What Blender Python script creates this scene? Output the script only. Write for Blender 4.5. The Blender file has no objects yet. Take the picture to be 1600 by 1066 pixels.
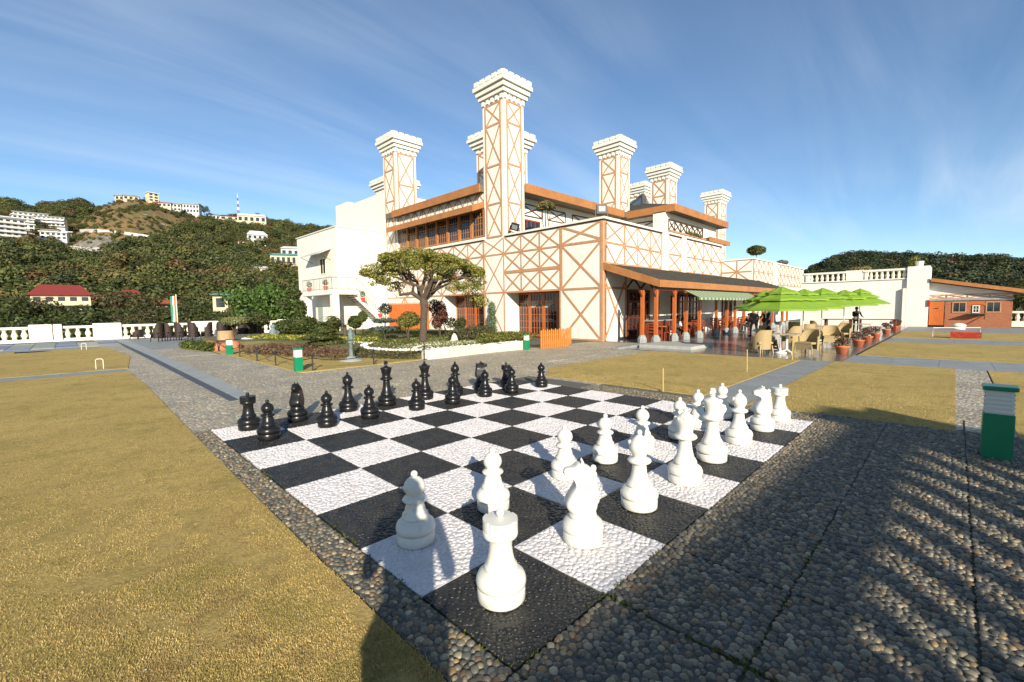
import bpy, math, random
import numpy as np
from mathutils import Vector, Matrix
sc = bpy.context.scene
COL = sc.collection
rnd = random.Random(7)
nrs = np.random.RandomState(11)
# ---------------------------------------------------------------- camera
F_PX = 694.68
CAM = Vector((-1.4737, -1.4827, 1.8016))
YAW, PITCH, ROLL = 0.786761, -0.072119, -0.013585
_f = Vector((math.cos(PITCH)*math.sin(YAW), math.cos(PITCH)*math.cos(YAW), math.sin(PITCH)))
_r0 = Vector((math.cos(YAW), -math.sin(YAW), 0)); _u0 = _r0.cross(_f)
_c, _s = math.cos(ROLL), math.sin(ROLL)
_r = _c*_r0 + _s*_u0; _u = -_s*_r0 + _c*_u0
cam = bpy.data.objects.new('camera', bpy.data.cameras.new('camera')); COL.objects.link(cam)
m = Matrix((_r, _u, -_f)).transposed().to_4x4(); m.translation = CAM
cam.matrix_world = m
cam.data.sensor_width = 36; cam.data.lens = F_PX/1600*36
cam.data.clip_start = 0.05; cam.data.clip_end = 6000
sc.camera = cam
# ---------------------------------------------------------------- light
SUN_EL, SUN_AZ = math.radians(21), math.radians(237.5)      # direction towards the sun
world = bpy.data.worlds.new('World'); sc.world = world; world.use_nodes = True
wn = world.node_tree; wn.nodes.clear()
def wnode(t, **k):
    n = wn.nodes.new(t)
    for a, b in k.items(): setattr(n, a, b)
    return n
sky = wnode('ShaderNodeTexSky', sky_type='NISHITA', sun_disc=False)
sky.sun_elevation = SUN_EL; sky.sun_rotation = math.radians(90) - SUN_AZ
sky.altitude = 1800; sky.air_density = 1.0; sky.dust_density = 0.35; sky.ozone_density = 2.2
bg = wnode('ShaderNodeBackground'); bg.inputs[1].default_value = 0.098
wo = wnode('ShaderNodeOutputWorld')
tc = wnode('ShaderNodeTexCoord')
sep = wnode('ShaderNodeSeparateXYZ'); wn.links.new(tc.outputs['Generated'], sep.inputs[0])
# thin cirrus: direction projected on a high plane, stretched noise
addz = wnode('ShaderNodeMath', operation='ADD'); addz.inputs[1].default_value = 0.16
wn.links.new(sep.outputs[2], addz.inputs[0])
dx = wnode('ShaderNodeMath', operation='DIVIDE'); dy = wnode('ShaderNodeMath', operation='DIVIDE')
wn.links.new(sep.outputs[0], dx.inputs[0]); wn.links.new(addz.outputs[0], dx.inputs[1])
wn.links.new(sep.outputs[1], dy.inputs[0]); wn.links.new(addz.outputs[0], dy.inputs[1])
cmb = wnode('ShaderNodeCombineXYZ'); wn.links.new(dx.outputs[0], cmb.inputs[0]); wn.links.new(dy.outputs[0], cmb.inputs[1])
mp = wnode('ShaderNodeMapping'); mp.inputs['Rotation'].default_value = (0, 0, math.radians(25)); mp.inputs['Scale'].default_value = (0.45, 2.7, 1)
wn.links.new(cmb.outputs[0], mp.inputs[0])
n1 = wnode('ShaderNodeTexNoise'); n1.inputs['Scale'].default_value = 1.1; n1.inputs['Detail'].default_value = 9; n1.inputs['Roughness'].default_value = 0.55; n1.inputs['Distortion'].default_value = 0.5
wn.links.new(mp.outputs[0], n1.inputs[0])
n2 = wnode('ShaderNodeTexNoise'); n2.inputs['Scale'].default_value = 0.5; n2.inputs['Detail'].default_value = 3
wn.links.new(cmb.outputs[0], n2.inputs[0])
mr1 = wnode('ShaderNodeMapRange'); mr1.inputs[1].default_value = 0.38; mr1.inputs[2].default_value = 0.80
wn.links.new(n1.outputs[0], mr1.inputs[0])
mr2 = wnode('ShaderNodeMapRange'); mr2.inputs[1].default_value = 0.35; mr2.inputs[2].default_value = 0.75
wn.links.new(n2.outputs[0], mr2.inputs[0])
cm = wnode('ShaderNodeMath', operation='MULTIPLY'); wn.links.new(mr1.outputs[0], cm.inputs[0]); wn.links.new(mr2.outputs[0], cm.inputs[1])
cm2 = wnode('ShaderNodeMath', operation='MULTIPLY'); cm2.inputs[1].default_value = 0.66; wn.links.new(cm.outputs[0], cm2.inputs[0])
mixc = wnode('ShaderNodeMixRGB'); mixc.inputs[2].default_value = (5.6, 6.3, 7.0, 1)
tnt = wnode('ShaderNodeMixRGB', blend_type='MULTIPLY'); tnt.inputs[0].default_value = 1; tnt.inputs[2].default_value = (0.93, 1.02, 1.04, 1)
wn.links.new(sky.outputs[0], tnt.inputs[1]); wn.links.new(cm2.outputs[0], mixc.inputs[0]); wn.links.new(tnt.outputs[0], mixc.inputs[1])
wn.links.new(mixc.outputs[0], bg.inputs[0]); wn.links.new(bg.outputs[0], wo.inputs[0])
sl = bpy.data.lights.new('sun', 'SUN'); sl.energy = 5.0; sl.angle = math.radians(0.53); sl.color = (1.0, 0.91, 0.76)
sun = bpy.data.objects.new('sun', sl); COL.objects.link(sun)
sun.rotation_euler = Vector((math.cos(SUN_AZ)*math.cos(SUN_EL), math.sin(SUN_AZ)*math.cos(SUN_EL), math.sin(SUN_EL))).to_track_quat('Z', 'Y').to_euler()
sun.location = (0, -30, 40)
sc.view_settings.view_transform = 'Standard'; sc.view_settings.look = 'None'
sc.view_settings.gamma = 1; sc.view_settings.exposure = 0.7; sc.view_settings.use_curve_mapping = False
sc.cycles.max_bounces = 6; sc.cycles.transparent_max_bounces = 6
# ---------------------------------------------------------------- surveying helpers: sight lines of the photograph cut with real planes
def ray(px, py): return (_r*((px-800)/F_PX) + _u*((533-py)/F_PX) + _f)
def G(px, py, z=0.0):
    d = ray(px, py); return CAM + d*((z-CAM.z)/d.z)
def XP(c, px, py):
    d = ray(px, py); return CAM + d*((c-CAM.x)/d.x)
def YP(c, px, py):
    d = ray(px, py); return CAM + d*((c-CAM.y)/d.y)
def AT(px, py, D):
    d = ray(px, py); return CAM + d*(D/math.hypot(d.x, d.y))
# ---------------------------------------------------------------- object helpers
def tag(o, label=None, cat=None, group=None, kind=None):
    if label: o['label'] = label
    if cat: o['category'] = cat
    if group: o['group'] = group
    if kind: o['kind'] = kind
    return o
def thing(name, label, cat, loc=(0, 0, 0), rz=0, group=None):
    o = bpy.data.objects.new(name, None); COL.objects.link(o)
    o.location = loc; o.rotation_euler = (0, 0, rz); o.empty_display_size = 0.2
    return tag(o, label, cat, group)
def copy_tree(o, loc=None, rz=None, label=None, parent=None, scale=None):
    c = o.copy(); COL.objects.link(c)
    if parent is not None: c.parent = parent
    for ch in list(o.children): copy_tree(ch, parent=c)
    if loc is not None: c.location = loc
    if rz is not None: c.rotation_euler = (0, 0, rz)
    if label: c['label'] = label
    if scale: c.scale = (scale,)*3
    return c
class MB:
    def __init__(s): s.v = []; s.f = []; s.m = []; s.t = []; s.uset = False
    def face(s, pts, m=0, tint=None):
        i = len(s.v); s.v += [tuple(p) for p in pts]; s.f.append(tuple(range(i, i+len(pts)))); s.m.append(m)
        if tint is not None: s.t += [tint]*len(pts); s.uset = True
        return s
    def raw(s, vs, fs, m=0):
        i = len(s.v); s.v += [tuple(p) for p in vs]
        for f in fs: s.f.append(tuple(i+k for k in f)); s.m.append(m)
        return s
    def box(s, x0, y0, z0, x1, y1, z1, m=0):
        if x0 > x1: x0, x1 = x1, x0
        if y0 > y1: y0, y1 = y1, y0
        if z0 > z1: z0, z1 = z1, z0
        return s.raw([(x0,y0,z0),(x1,y0,z0),(x1,y1,z0),(x0,y1,z0),(x0,y0,z1),(x1,y0,z1),(x1,y1,z1),(x0,y1,z1)],
              [(0,3,2,1),(4,5,6,7),(0,1,5,4),(1,2,6,5),(2,3,7,6),(3,0,4,7)], m)
    def bar(s, p, q, w, d=None, up=(0, 0, 1), m=0, w2=None):
        p = Vector(p); q = Vector(q); d = d or w; a = (q-p).normalized(); up = Vector(up)
        if abs(a.dot(up)) > .98: up = Vector((1, 0, 0))
        sd = a.cross(up).normalized(); n = sd.cross(a)
        w2 = w2 or w; k = w2/w
        v = [p+sd*(x*w/2)+n*(y*d/2) for x, y in ((-1,-1),(1,-1),(1,1),(-1,1))]+[q+sd*(x*w2/2)+n*(y*d*k/2) for x, y in ((-1,-1),(1,-1),(1,1),(-1,1))]
        return s.raw(v, [(0,3,2,1),(4,5,6,7),(0,1,5,4),(1,2,6,5),(2,3,7,6),(3,0,4,7)], m)
    def lathe(s, prof, c=(0, 0, 0), n=20, m=0, sx=1, sy=1):
        c = Vector(c); i = len(s.v); k = len(prof)
        for r, z in prof:
            for j in range(n):
                a = 2*math.pi*j/n; s.v.append((c.x+r*math.cos(a)*sx, c.y+r*math.sin(a)*sy, c.z+z))
        for a in range(k-1):
            for j in range(n):
                jj = (j+1) % n
                s.f.append((i+a*n+j, i+a*n+jj, i+(a+1)*n+jj, i+(a+1)*n+j)); s.m.append(m)
        if prof[0][0] > 1e-4: s.f.append(tuple(i+j for j in range(n-1, -1, -1))); s.m.append(m)
        if prof[-1][0] > 1e-4: s.f.append(tuple(i+(k-1)*n+j for j in range(n))); s.m.append(m)
        return s
    def tube(s, pts, rad, n=6, m=0, cap=True):
        pts = [Vector(p) for p in pts]; i = len(s.v)
        if not hasattr(rad, '__len__'): rad = [rad]*len(pts)
        up = Vector((0, 0, 1)); prev = None
        for k, p in enumerate(pts):
            a = (pts[min(k+1, len(pts)-1)]-pts[max(k-1, 0)]).normalized()
            if prev is None:
                sd = a.cross(up if abs(a.z) < .9 else Vector((1, 0, 0))).normalized()
            else:
                sd = (prev-a*prev.dot(a)).normalized()
            prev = sd; nn = a.cross(sd)
            for j in range(n):
                t = 2*math.pi*j/n; s.v.append(tuple(p+(sd*math.cos(t)+nn*math.sin(t))*rad[k]))
        for k in range(len(pts)-1):
            for j in range(n):
                jj = (j+1) % n; s.f.append((i+k*n+j, i+k*n+jj, i+(k+1)*n+jj, i+(k+1)*n+j)); s.m.append(m)
        if cap:
            s.f.append(tuple(i+j for j in range(n-1, -1, -1))); s.m.append(m)
            s.f.append(tuple(i+(len(pts)-1)*n+j for j in range(n))); s.m.append(m)
        return s
    def ball(s, c, r, n=12, m=0, sz=1.0):
        k = max(4, n//2); return s.lathe([(max(1e-5, r*math.sin(math.pi*a/k)), -r*sz*math.cos(math.pi*a/k)) for a in range(k+1)], c, n, m)
    def prism(s, poly, z0, z1, m=0):
        n = len(poly)
        return s.raw([(x, y, z0) for x, y in poly]+[(x, y, z1) for x, y in poly],
            [tuple(range(n-1, -1, -1)), tuple(range(n, 2*n))]+[(j, (j+1) % n, n+(j+1) % n, n+j) for j in range(n)], m)
    def mesh(s, name, mats, smooth=False):
        me = bpy.data.meshes.new(name); me.from_pydata(s.v, [], s.f)
        for mm in (mats if isinstance(mats, (list, tuple)) else [mats]): me.materials.append(mm)
        if any(s.m): me.polygons.foreach_set('material_index', s.m)
        if smooth: me.polygons.foreach_set('use_smooth', [True]*len(s.f))
        if s.uset:
            at = me.color_attributes.new('tint', 'FLOAT_COLOR', 'POINT')
            a = np.ones((len(s.v), 4), np.float32); a[:, :3] = np.array(s.t, np.float32); at.data.foreach_set('color', a.ravel())
        me.update(); return me
    def build(s, name, mats, parent=None, smooth=False, loc=None):
        o = bpy.data.objects.new(name, s.mesh(name, mats, smooth)); COL.objects.link(o)
        if parent is not None: o.parent = parent
        if loc is not None: o.location = loc
        return o
def npmesh(name, V, F, mats, tint=None, smooth=False):
    """V (n,3), F (m,k) int faces of equal size."""
    me = bpy.data.meshes.new(name); V = np.asarray(V, np.float32); F = np.asarray(F, np.int32); k = F.shape[1]
    me.vertices.add(len(V)); me.vertices.foreach_set('co', V.ravel())
    me.loops.add(F.size); me.loops.foreach_set('vertex_index', F.ravel())
    me.polygons.add(len(F)); me.polygons.foreach_set('loop_start', np.arange(0, F.size, k, dtype=np.int32))
    if smooth: me.polygons.foreach_set('use_smooth', np.ones(len(F), bool))
    me.materials.append(mats)
    if tint is not None:
        at = me.color_attributes.new('tint', 'FLOAT_COLOR', 'POINT')
        a = np.ones((len(V), 4), np.float32); a[:, :3] = tint; at.data.foreach_set('color', a.ravel())
    me.update(calc_edges=True); me.validate(); return me
def link(name, me, parent=None, loc=None, rz=None, scale=None):
    o = bpy.data.objects.new(name, me); COL.objects.link(o)
    if parent is not None: o.parent = parent
    if loc is not None: o.location = loc
    if rz is not None: o.rotation_euler = (0, 0, rz)
    if scale is not None: o.scale = scale
    return o
def bevel(o, w=0.01, seg=2):
    b = o.modifiers.new('bevel', 'BEVEL'); b.width = w; b.segments = seg; b.limit_method = 'ANGLE'; return o
# ---------------------------------------------------------------- materials
def mat(name, col, rough=0.7, col2=None, nscale=4.0, amount=0.5, bump=0.0, bscale=40.0, spec=0.4, metal=0.0, tint=False, coord='pos', stretch=None, trans=0.0, coat=0.0, fine=0.0, fscale=60.0, dirt=0.0, dscale=9.0, dcol=(.34, .30, .22), dst=(1, 1, 1)):
    M = bpy.data.materials.new(name); M.use_nodes = True; nt = M.node_tree; L = nt.links
    b = nt.nodes['Principled BSDF']; b.inputs['Roughness'].default_value = rough; b.inputs['Specular IOR Level'].default_value = spec; b.inputs['Metallic'].default_value = metal
    if coat: b.inputs['Coat Weight'].default_value = coat; b.inputs['Coat Roughness'].default_value = 0.08
    col = tuple(col)+(1,)
    if coord == 'pos': src = nt.nodes.new('ShaderNodeNewGeometry').outputs['Position']
    else: src = nt.nodes.new('ShaderNodeTexCoord').outputs['Object']
    if stretch:
        mp = nt.nodes.new('ShaderNodeMapping'); mp.inputs['Scale'].default_value = stretch; L.new(src, mp.inputs[0]); src = mp.outputs[0]
    out = None
    if tint:
        a = nt.nodes.new('ShaderNodeAttribute'); a.attribute_name = 'tint'; base = a.outputs['Color']
    else: base = None
    c2 = tuple(col2)+(1,) if col2 else tuple(x*0.75 for x in col[:3])+(1,)
    if amount > 0:
        n = nt.nodes.new('ShaderNodeTexNoise'); n.inputs['Scale'].default_value = nscale; n.inputs['Detail'].default_value = 6; n.inputs['Roughness'].default_value = 0.6; L.new(src, n.inputs[0])
        r = nt.nodes.new('ShaderNodeMapRange'); r.inputs[1].default_value = 0.35; r.inputs[2].default_value = 0.7; r.inputs[4].default_value = amount; L.new(n.outputs[0], r.inputs[0])
        mx = nt.nodes.new('ShaderNodeMixRGB'); L.new(r.outputs[0], mx.inputs[0]); mx.inputs[1].default_value = col; mx.inputs[2].default_value = c2
        if base:
            mx.inputs[1].default_value = (1, 1, 1, 1); mx.inputs[2].default_value = (0.6, 0.6, 0.6, 1)
            mm = nt.nodes.new('ShaderNodeMixRGB'); mm.blend_type = 'MULTIPLY'; mm.inputs[0].default_value = 1; L.new(mx.outputs[0], mm.inputs[1]); L.new(base, mm.inputs[2]); out = mm.outputs[0]
        else: out = mx.outputs[0]
    elif base: out = base
    if dirt > 0 and out:
        mp2 = nt.nodes.new('ShaderNodeMapping'); mp2.inputs['Scale'].default_value = dst; L.new(src, mp2.inputs[0])
        n = nt.nodes.new('ShaderNodeTexNoise'); n.inputs['Scale'].default_value = dscale; n.inputs['Detail'].default_value = 10; n.inputs['Roughness'].default_value = 0.7; L.new(mp2.outputs[0], n.inputs[0])
        r = nt.nodes.new('ShaderNodeMapRange'); r.inputs[1].default_value = 0.54; r.inputs[2].default_value = 0.76; r.inputs[4].default_value = dirt; L.new(n.outputs[0], r.inputs[0])
        mx = nt.nodes.new('ShaderNodeMixRGB'); L.new(r.outputs[0], mx.inputs[0]); L.new(out, mx.inputs[1]); mx.inputs[2].default_value = tuple(dcol)+(1,); out = mx.outputs[0]
    if fine > 0 and out:
        n = nt.nodes.new('ShaderNodeTexNoise'); n.inputs['Scale'].default_value = fscale; n.inputs['Detail'].default_value = 3; L.new(src, n.inputs[0])
        r = nt.nodes.new('ShaderNodeMapRange'); r.inputs[1].default_value = 0.3; r.inputs[2].default_value = 0.7; r.inputs[3].default_value = 1-fine; r.inputs[4].default_value = 1+fine; L.new(n.outputs[0], r.inputs[0])
        mm = nt.nodes.new('ShaderNodeVectorMath'); mm.operation = 'SCALE'; L.new(out, mm.inputs[0]); L.new(r.outputs[0], mm.inputs['Scale']); out = mm.outputs[0]
    if out: L.new(out, b.inputs['Base Color'])
    else: b.inputs['Base Color'].default_value = col
    if bump > 0:
        n = nt.nodes.new('ShaderNodeTexNoise'); n.inputs['Scale'].default_value = bscale; n.inputs['Detail'].default_value = 5; L.new(src, n.inputs[0])
        bp = nt.nodes.new('ShaderNodeBump'); bp.inputs['Strength'].default_value = bump; bp.inputs['Distance'].default_value = 0.02; L.new(n.outputs[0], bp.inputs['Height']); L.new(bp.outputs[0], b.inputs['Normal'])
    if trans > 0:
        tr = nt.nodes.new('ShaderNodeBsdfTranslucent'); ms = nt.nodes.new('ShaderNodeMixShader'); ms.inputs[0].default_value = trans
        if out: L.new(out, tr.inputs[0])
        else: tr.inputs[0].default_value = col
        L.new(b.outputs[0], ms.inputs[1]); L.new(tr.outputs[0], ms.inputs[2]); L.new(ms.outputs[0], nt.nodes['Material Output'].inputs[0])
    return M
def pebble_mat(name, cols, scale, mortar=(0.10, 0.09, 0.07)):
    """far pebble paving: cells of the material stand in for stones too small to see singly"""
    M = bpy.data.materials.new(name); M.use_nodes = True; nt = M.node_tree; L = nt.links; b = nt.nodes['Principled BSDF']; b.inputs['Roughness'].default_value = 0.6
    g = nt.nodes.new('ShaderNodeNewGeometry')
    v = nt.nodes.new('ShaderNodeTexVoronoi'); v.inputs['Scale'].default_value = scale; L.new(g.outputs['Position'], v.inputs[0])
    w = nt.nodes.new('ShaderNodeTexWhiteNoise'); L.new(v.outputs['Position'], w.inputs['Vector'])
    cr = nt.nodes.new('ShaderNodeValToRGB'); cr.color_ramp.interpolation = 'CONSTANT'
    e = cr.color_ramp.elements
    while len(e) < len(cols): e.new(0.5)
    for i, c in enumerate(cols): e[i].position = i/len(cols); e[i].color = tuple(c)+(1,)
    L.new(w.outputs['Value'], cr.inputs[0])
    r = nt.nodes.new('ShaderNodeMapRange'); r.inputs[1].default_value = 0.38; r.inputs[2].default_value = 0.62; L.new(v.outputs['Distance'], r.inputs[0])
    mx = nt.nodes.new('ShaderNodeMixRGB'); L.new(r.outputs[0], mx.inputs[0]); L.new(cr.outputs[0], mx.inputs[1]); mx.inputs[2].default_value = tuple(mortar)+(1,)
    n = nt.nodes.new('ShaderNodeTexNoise'); n.inputs['Scale'].default_value = 0.9; n.inputs['Detail'].default_value = 5; L.new(g.outputs['Position'], n.inputs[0])
    r2 = nt.nodes.new('ShaderNodeMapRange'); r2.inputs[1].default_value = 0.3; r2.inputs[2].default_value = 0.7; r2.inputs[3].default_value = 0.78; r2.inputs[4].default_value = 1.12; L.new(n.outputs[0], r2.inputs[0])
    mm = nt.nodes.new('ShaderNodeVectorMath'); mm.operation = 'SCALE'; L.new(mx.outputs[0], mm.inputs[0]); L.new(r2.outputs[0], mm.inputs['Scale']); L.new(mm.outputs[0], b.inputs['Base Color'])
    inv = nt.nodes.new('ShaderNodeMath'); inv.operation = 'SUBTRACT'; inv.inputs[0].default_value = 1; L.new(v.outputs['Distance'], inv.inputs[1])
    bp = nt.nodes.new('ShaderNodeBump'); bp.inputs['Strength'].default_value = 0.8; bp.inputs['Distance'].default_value = 0.02; L.new(inv.outputs[0], bp.inputs['Height']); L.new(bp.outputs[0], b.inputs['Normal'])
    return M
def glass_mat(name, col=(0.02, 0.025, 0.03)):
    M = bpy.data.materials.new(name); M.use_nodes = True; nt = M.node_tree; L = nt.links
    b = nt.nodes['Principled BSDF']; b.inputs['Base Color'].default_value = tuple(col)+(1,); b.inputs['Roughness'].default_value = 0.04; b.inputs['Specular IOR Level'].default_value = 0.7
    n = nt.nodes.new('ShaderNodeTexNoise'); n.inputs['Scale'].default_value = 0.8; g = nt.nodes.new('ShaderNodeNewGeometry'); L.new(g.outputs['Position'], n.inputs[0])
    bp = nt.nodes.new('ShaderNodeBump'); bp.inputs['Strength'].default_value = 0.08; L.new(n.outputs[0], bp.inputs['Height']); L.new(bp.outputs[0], b.inputs['Normal'])
    return M
M_wall = mat('wall_paint', (0.74, 0.70, 0.61), 0.75, (0.64, 0.595, 0.49), 0.7, 0.35, bump=0.06, bscale=25, fine=0.03, fscale=8, dirt=.5, dscale=1.6, dcol=(.45, .40, .30), dst=(1.6, 1.6, .22))
M_wall2 = mat('cream_paint', (0.78, 0.72, 0.55), 0.7, (0.66, 0.60, 0.44), 2, 0.5, bump=0.08, bscale=30)
M_trim = mat('white_trim', (0.70, 0.675, 0.59), 0.6, (0.58, 0.545, 0.46), 3, 0.35)
M_timber = mat('timber_paint', (0.47, 0.25, 0.13), 0.6, (0.37, 0.19, 0.095), 3, 0.8, fine=0.15, fscale=14)
M_fascia = mat('fascia_paint', (0.40, 0.17, 0.055), 0.55, (0.30, 0.12, 0.035), 1.2, 0.9, fine=0.12, fscale=10)
M_orange = mat('orange_varnish', (0.50, 0.13, 0.025), 0.4, (0.36, 0.085, 0.018), 2.5, 0.8, stretch=(4, 4, 1), coat=0.3)
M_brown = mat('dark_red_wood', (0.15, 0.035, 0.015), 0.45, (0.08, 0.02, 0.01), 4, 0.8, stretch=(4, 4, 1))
M_redwood = mat('red_furniture_wood', (0.28, 0.06, 0.025), 0.4, (0.18, 0.035, 0.015), 5, 0.7)
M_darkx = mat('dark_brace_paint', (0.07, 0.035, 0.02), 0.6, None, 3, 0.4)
M_glass = glass_mat('window_glass')
M_shingle = mat('roof_shingle', (0.035, 0.034, 0.03), 0.85, (0.07, 0.055, 0.035), 3, 0.9, bump=0.5, bscale=14, fine=0.4, fscale=25)
M_soffit = mat('soffit', (0.16, 0.12, 0.08), 0.8)
M_slate = mat('polished_slate', (0.13, 0.135, 0.14), 0.16, (0.21, 0.20, 0.185), 0.9, 0.8, bump=0.03, bscale=6, spec=0.6)
M_conc = mat('path_concrete', (0.27, 0.28, 0.27), 0.6, (0.19, 0.195, 0.185), 1.6, 0.9, bump=0.1, bscale=40, fine=0.1, fscale=30)
M_base = mat('terrace_base', (0.13, 0.12, 0.095), 0.9, (0.09, 0.10, 0.045), 6, 0.9, bump=0.3, bscale=60)
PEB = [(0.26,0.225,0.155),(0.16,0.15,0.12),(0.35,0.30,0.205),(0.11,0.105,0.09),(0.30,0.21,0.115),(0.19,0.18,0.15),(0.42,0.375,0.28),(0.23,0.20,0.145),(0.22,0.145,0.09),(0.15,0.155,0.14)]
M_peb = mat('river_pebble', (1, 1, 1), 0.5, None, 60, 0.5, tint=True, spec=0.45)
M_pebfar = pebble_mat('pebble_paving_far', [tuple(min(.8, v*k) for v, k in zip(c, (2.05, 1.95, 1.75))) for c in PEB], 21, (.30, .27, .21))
M_bed = mat('pebble_mortar', (0.13, 0.12, 0.10), 0.85, (0.08, 0.08, 0.06), 12, 0.9, bump=0.3, bscale=120)
M_cw = mat('white_pebble_paint', (0.64, 0.61, 0.60), 0.5, (0.52, 0.48, 0.45), 5, 0.6, bump=0.1, bscale=80, fine=0.08, fscale=90)
M_cb = mat('black_pebble_paint', (0.011, 0.011, 0.011), 0.42, (0.035, 0.032, 0.024), 7, 0.9, bump=0.15, bscale=80, fine=0.4, fscale=90, spec=0.55)
M_pw = mat('white_piece_plastic', (0.70, 0.68, 0.60), 0.33, (0.64, 0.61, 0.52), 6, 0.3, spec=0.5, fine=0.03, fscale=20, dirt=.55, dscale=11)
M_pb = mat('black_piece_plastic', (0.008, 0.008, 0.009), 0.3, (0.02, 0.018, 0.016), 8, 0.5, spec=0.38)
def lawn_mat():
    M = bpy.data.materials.new('dry_lawn'); M.use_nodes = True; nt = M.node_tree; L = nt.links; b = nt.nodes['Principled BSDF']; b.inputs['Roughness'].default_value = 0.9; b.inputs['Specular IOR Level'].default_value = 0.1
    g = nt.nodes.new('ShaderNodeNewGeometry')
    def noise(s, d=6, st=None, rough=0.6):
        src = g.outputs['Position']
        if st:
            mp = nt.nodes.new('ShaderNodeMapping'); mp.inputs['Scale'].default_value = st; L.new(src, mp.inputs[0]); src = mp.outputs[0]
        n = nt.nodes.new('ShaderNodeTexNoise'); n.inputs['Scale'].default_value = s; n.inputs['Detail'].default_value = d; n.inputs['Roughness'].default_value = rough; L.new(src, n.inputs[0]); return n.outputs[0]
    def rng(x, a, bb, lo=0, hi=1):
        r = nt.nodes.new('ShaderNodeMapRange'); r.inputs[1].default_value = a; r.inputs[2].default_value = bb; r.inputs[3].default_value = lo; r.inputs[4].default_value = hi; L.new(x, r.inputs[0]); return r.outputs[0]
    def mix(f, a, c):
        m_ = nt.nodes.new('ShaderNodeMixRGB'); L.new(f, m_.inputs[0])
        for i, x in ((1, a), (2, c)):
            if isinstance(x, tuple): m_.inputs[i].default_value = x+(1,)
            else: L.new(x, m_.inputs[i])
        return m_.outputs[0]
    c = mix(rng(noise(0.5), 0.35, 0.65), (0.60, 0.435, 0.155), (0.47, 0.345, 0.115))
    c = mix(rng(noise(1.7, 9, None, 0.7), 0.50, 0.68, 0, 0.8), c, (0.27, 0.235, 0.06))
    c = mix(rng(noise(9, 8), 0.5, 0.72, 0, 0.7), c, (0.25, 0.18, 0.075))
    c = mix(rng(noise(3.7, 8, (1, 1.3, 1)), 0.58, 0.74, 0, 0.6), c, (0.52, 0.41, 0.19))
    c = mix(rng(noise(55, 4), 0.35, 0.7, 0, 0.75), c, (0.27, 0.195, 0.065))
    L.new(c, b.inputs['Base Color'])
    bp = nt.nodes.new('ShaderNodeBump'); bp.inputs['Strength'].default_value = 0.9; bp.inputs['Distance'].default_value = 0.03; L.new(noise(38, 7, None, 0.75), bp.inputs['Height']); L.new(bp.outputs[0], b.inputs['Normal'])
    return M
M_lawn = lawn_mat()
M_blade = mat('grass_blade', (1, 1, 1), 0.8, None, 1.5, 0.3, tint=True, spec=0.15, trans=0.25)
M_leaf = mat('leaf', (1, 1, 1), 0.55, None, 2, 0.3, tint=True, spec=0.3, trans=0.3)
M_bark = mat('bark', (0.10, 0.075, 0.05), 0.9, (0.05, 0.038, 0.027), 12, 0.9, bump=0.6, bscale=40)
M_green = mat('green_paint', (0.0, 0.20, 0.08), 0.4, (0.0, 0.15, 0.06), 3, 0.4, coat=0.2)
M_iron = mat('black_iron', (0.02, 0.02, 0.02), 0.5, None, 8, 0.4)
M_terra = mat('terracotta', (0.55, 0.16, 0.07), 0.7, (0.42, 0.12, 0.055), 9, 0.6)
M_stone = mat('grey_stone', (0.30, 0.32, 0.31), 0.7, (0.20, 0.22, 0.21), 5, 0.8, bump=0.2, bscale=30)
M_verd = mat('verdigris_bronze', (0.16, 0.22, 0.21), 0.6, (0.08, 0.10, 0.10), 9, 0.9, bump=0.2, bscale=30)
M_black = mat('black_cloth', (0.012, 0.012, 0.014), 0.85, None, 5, 0.3)
M_skin = mat('skin', (0.32, 0.18, 0.12), 0.6, None, 5, 0.2)
M_soil = mat('garden_soil', (0.11, 0.10, 0.04), 0.95, (0.14, 0.12, 0.05), 5, 0.9, bump=0.5, bscale=20)
M_whitestone = mat('whitewashed_stone', (0.74, 0.72, 0.66), 0.7, (0.55, 0.52, 0.45), 20, 0.5)
# ================================================================= GROUND
def sheet(name, poly, z, mt, th=None, parent=None, kind='structure', label=None):
    b = MB()
    if th: b.prism(poly, z-th, z)
    else: b.face([(x, y, z) for x, y in poly])
    o = b.build(name, mt, parent)
    if kind and parent is None: o['kind'] = kind
    if label: o['label'] = label
    return o
terrace = sheet('terrace_ground', [(-60, -60), (70, -60), (70, 9), (60, 12.5), (60, 42.2), (-60, 42.2)], -0.05, M_base, 3.0)
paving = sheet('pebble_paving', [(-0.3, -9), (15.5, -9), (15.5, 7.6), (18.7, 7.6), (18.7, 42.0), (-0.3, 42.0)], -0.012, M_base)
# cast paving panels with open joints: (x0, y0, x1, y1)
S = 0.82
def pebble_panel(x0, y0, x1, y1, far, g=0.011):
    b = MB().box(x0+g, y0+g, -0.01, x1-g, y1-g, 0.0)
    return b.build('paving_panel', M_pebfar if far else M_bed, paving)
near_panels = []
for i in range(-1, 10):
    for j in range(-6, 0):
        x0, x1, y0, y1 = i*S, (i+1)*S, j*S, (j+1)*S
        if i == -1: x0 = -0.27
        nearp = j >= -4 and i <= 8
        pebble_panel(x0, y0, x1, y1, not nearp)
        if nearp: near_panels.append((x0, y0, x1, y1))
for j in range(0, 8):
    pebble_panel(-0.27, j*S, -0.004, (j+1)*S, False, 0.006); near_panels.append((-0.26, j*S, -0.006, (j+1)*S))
pebble_panel(8*S+0.004, 0, 7.22, 8*S, False, 0.004); near_panels.append((8*S+0.01, 0, 7.2, 4.5))
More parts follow.
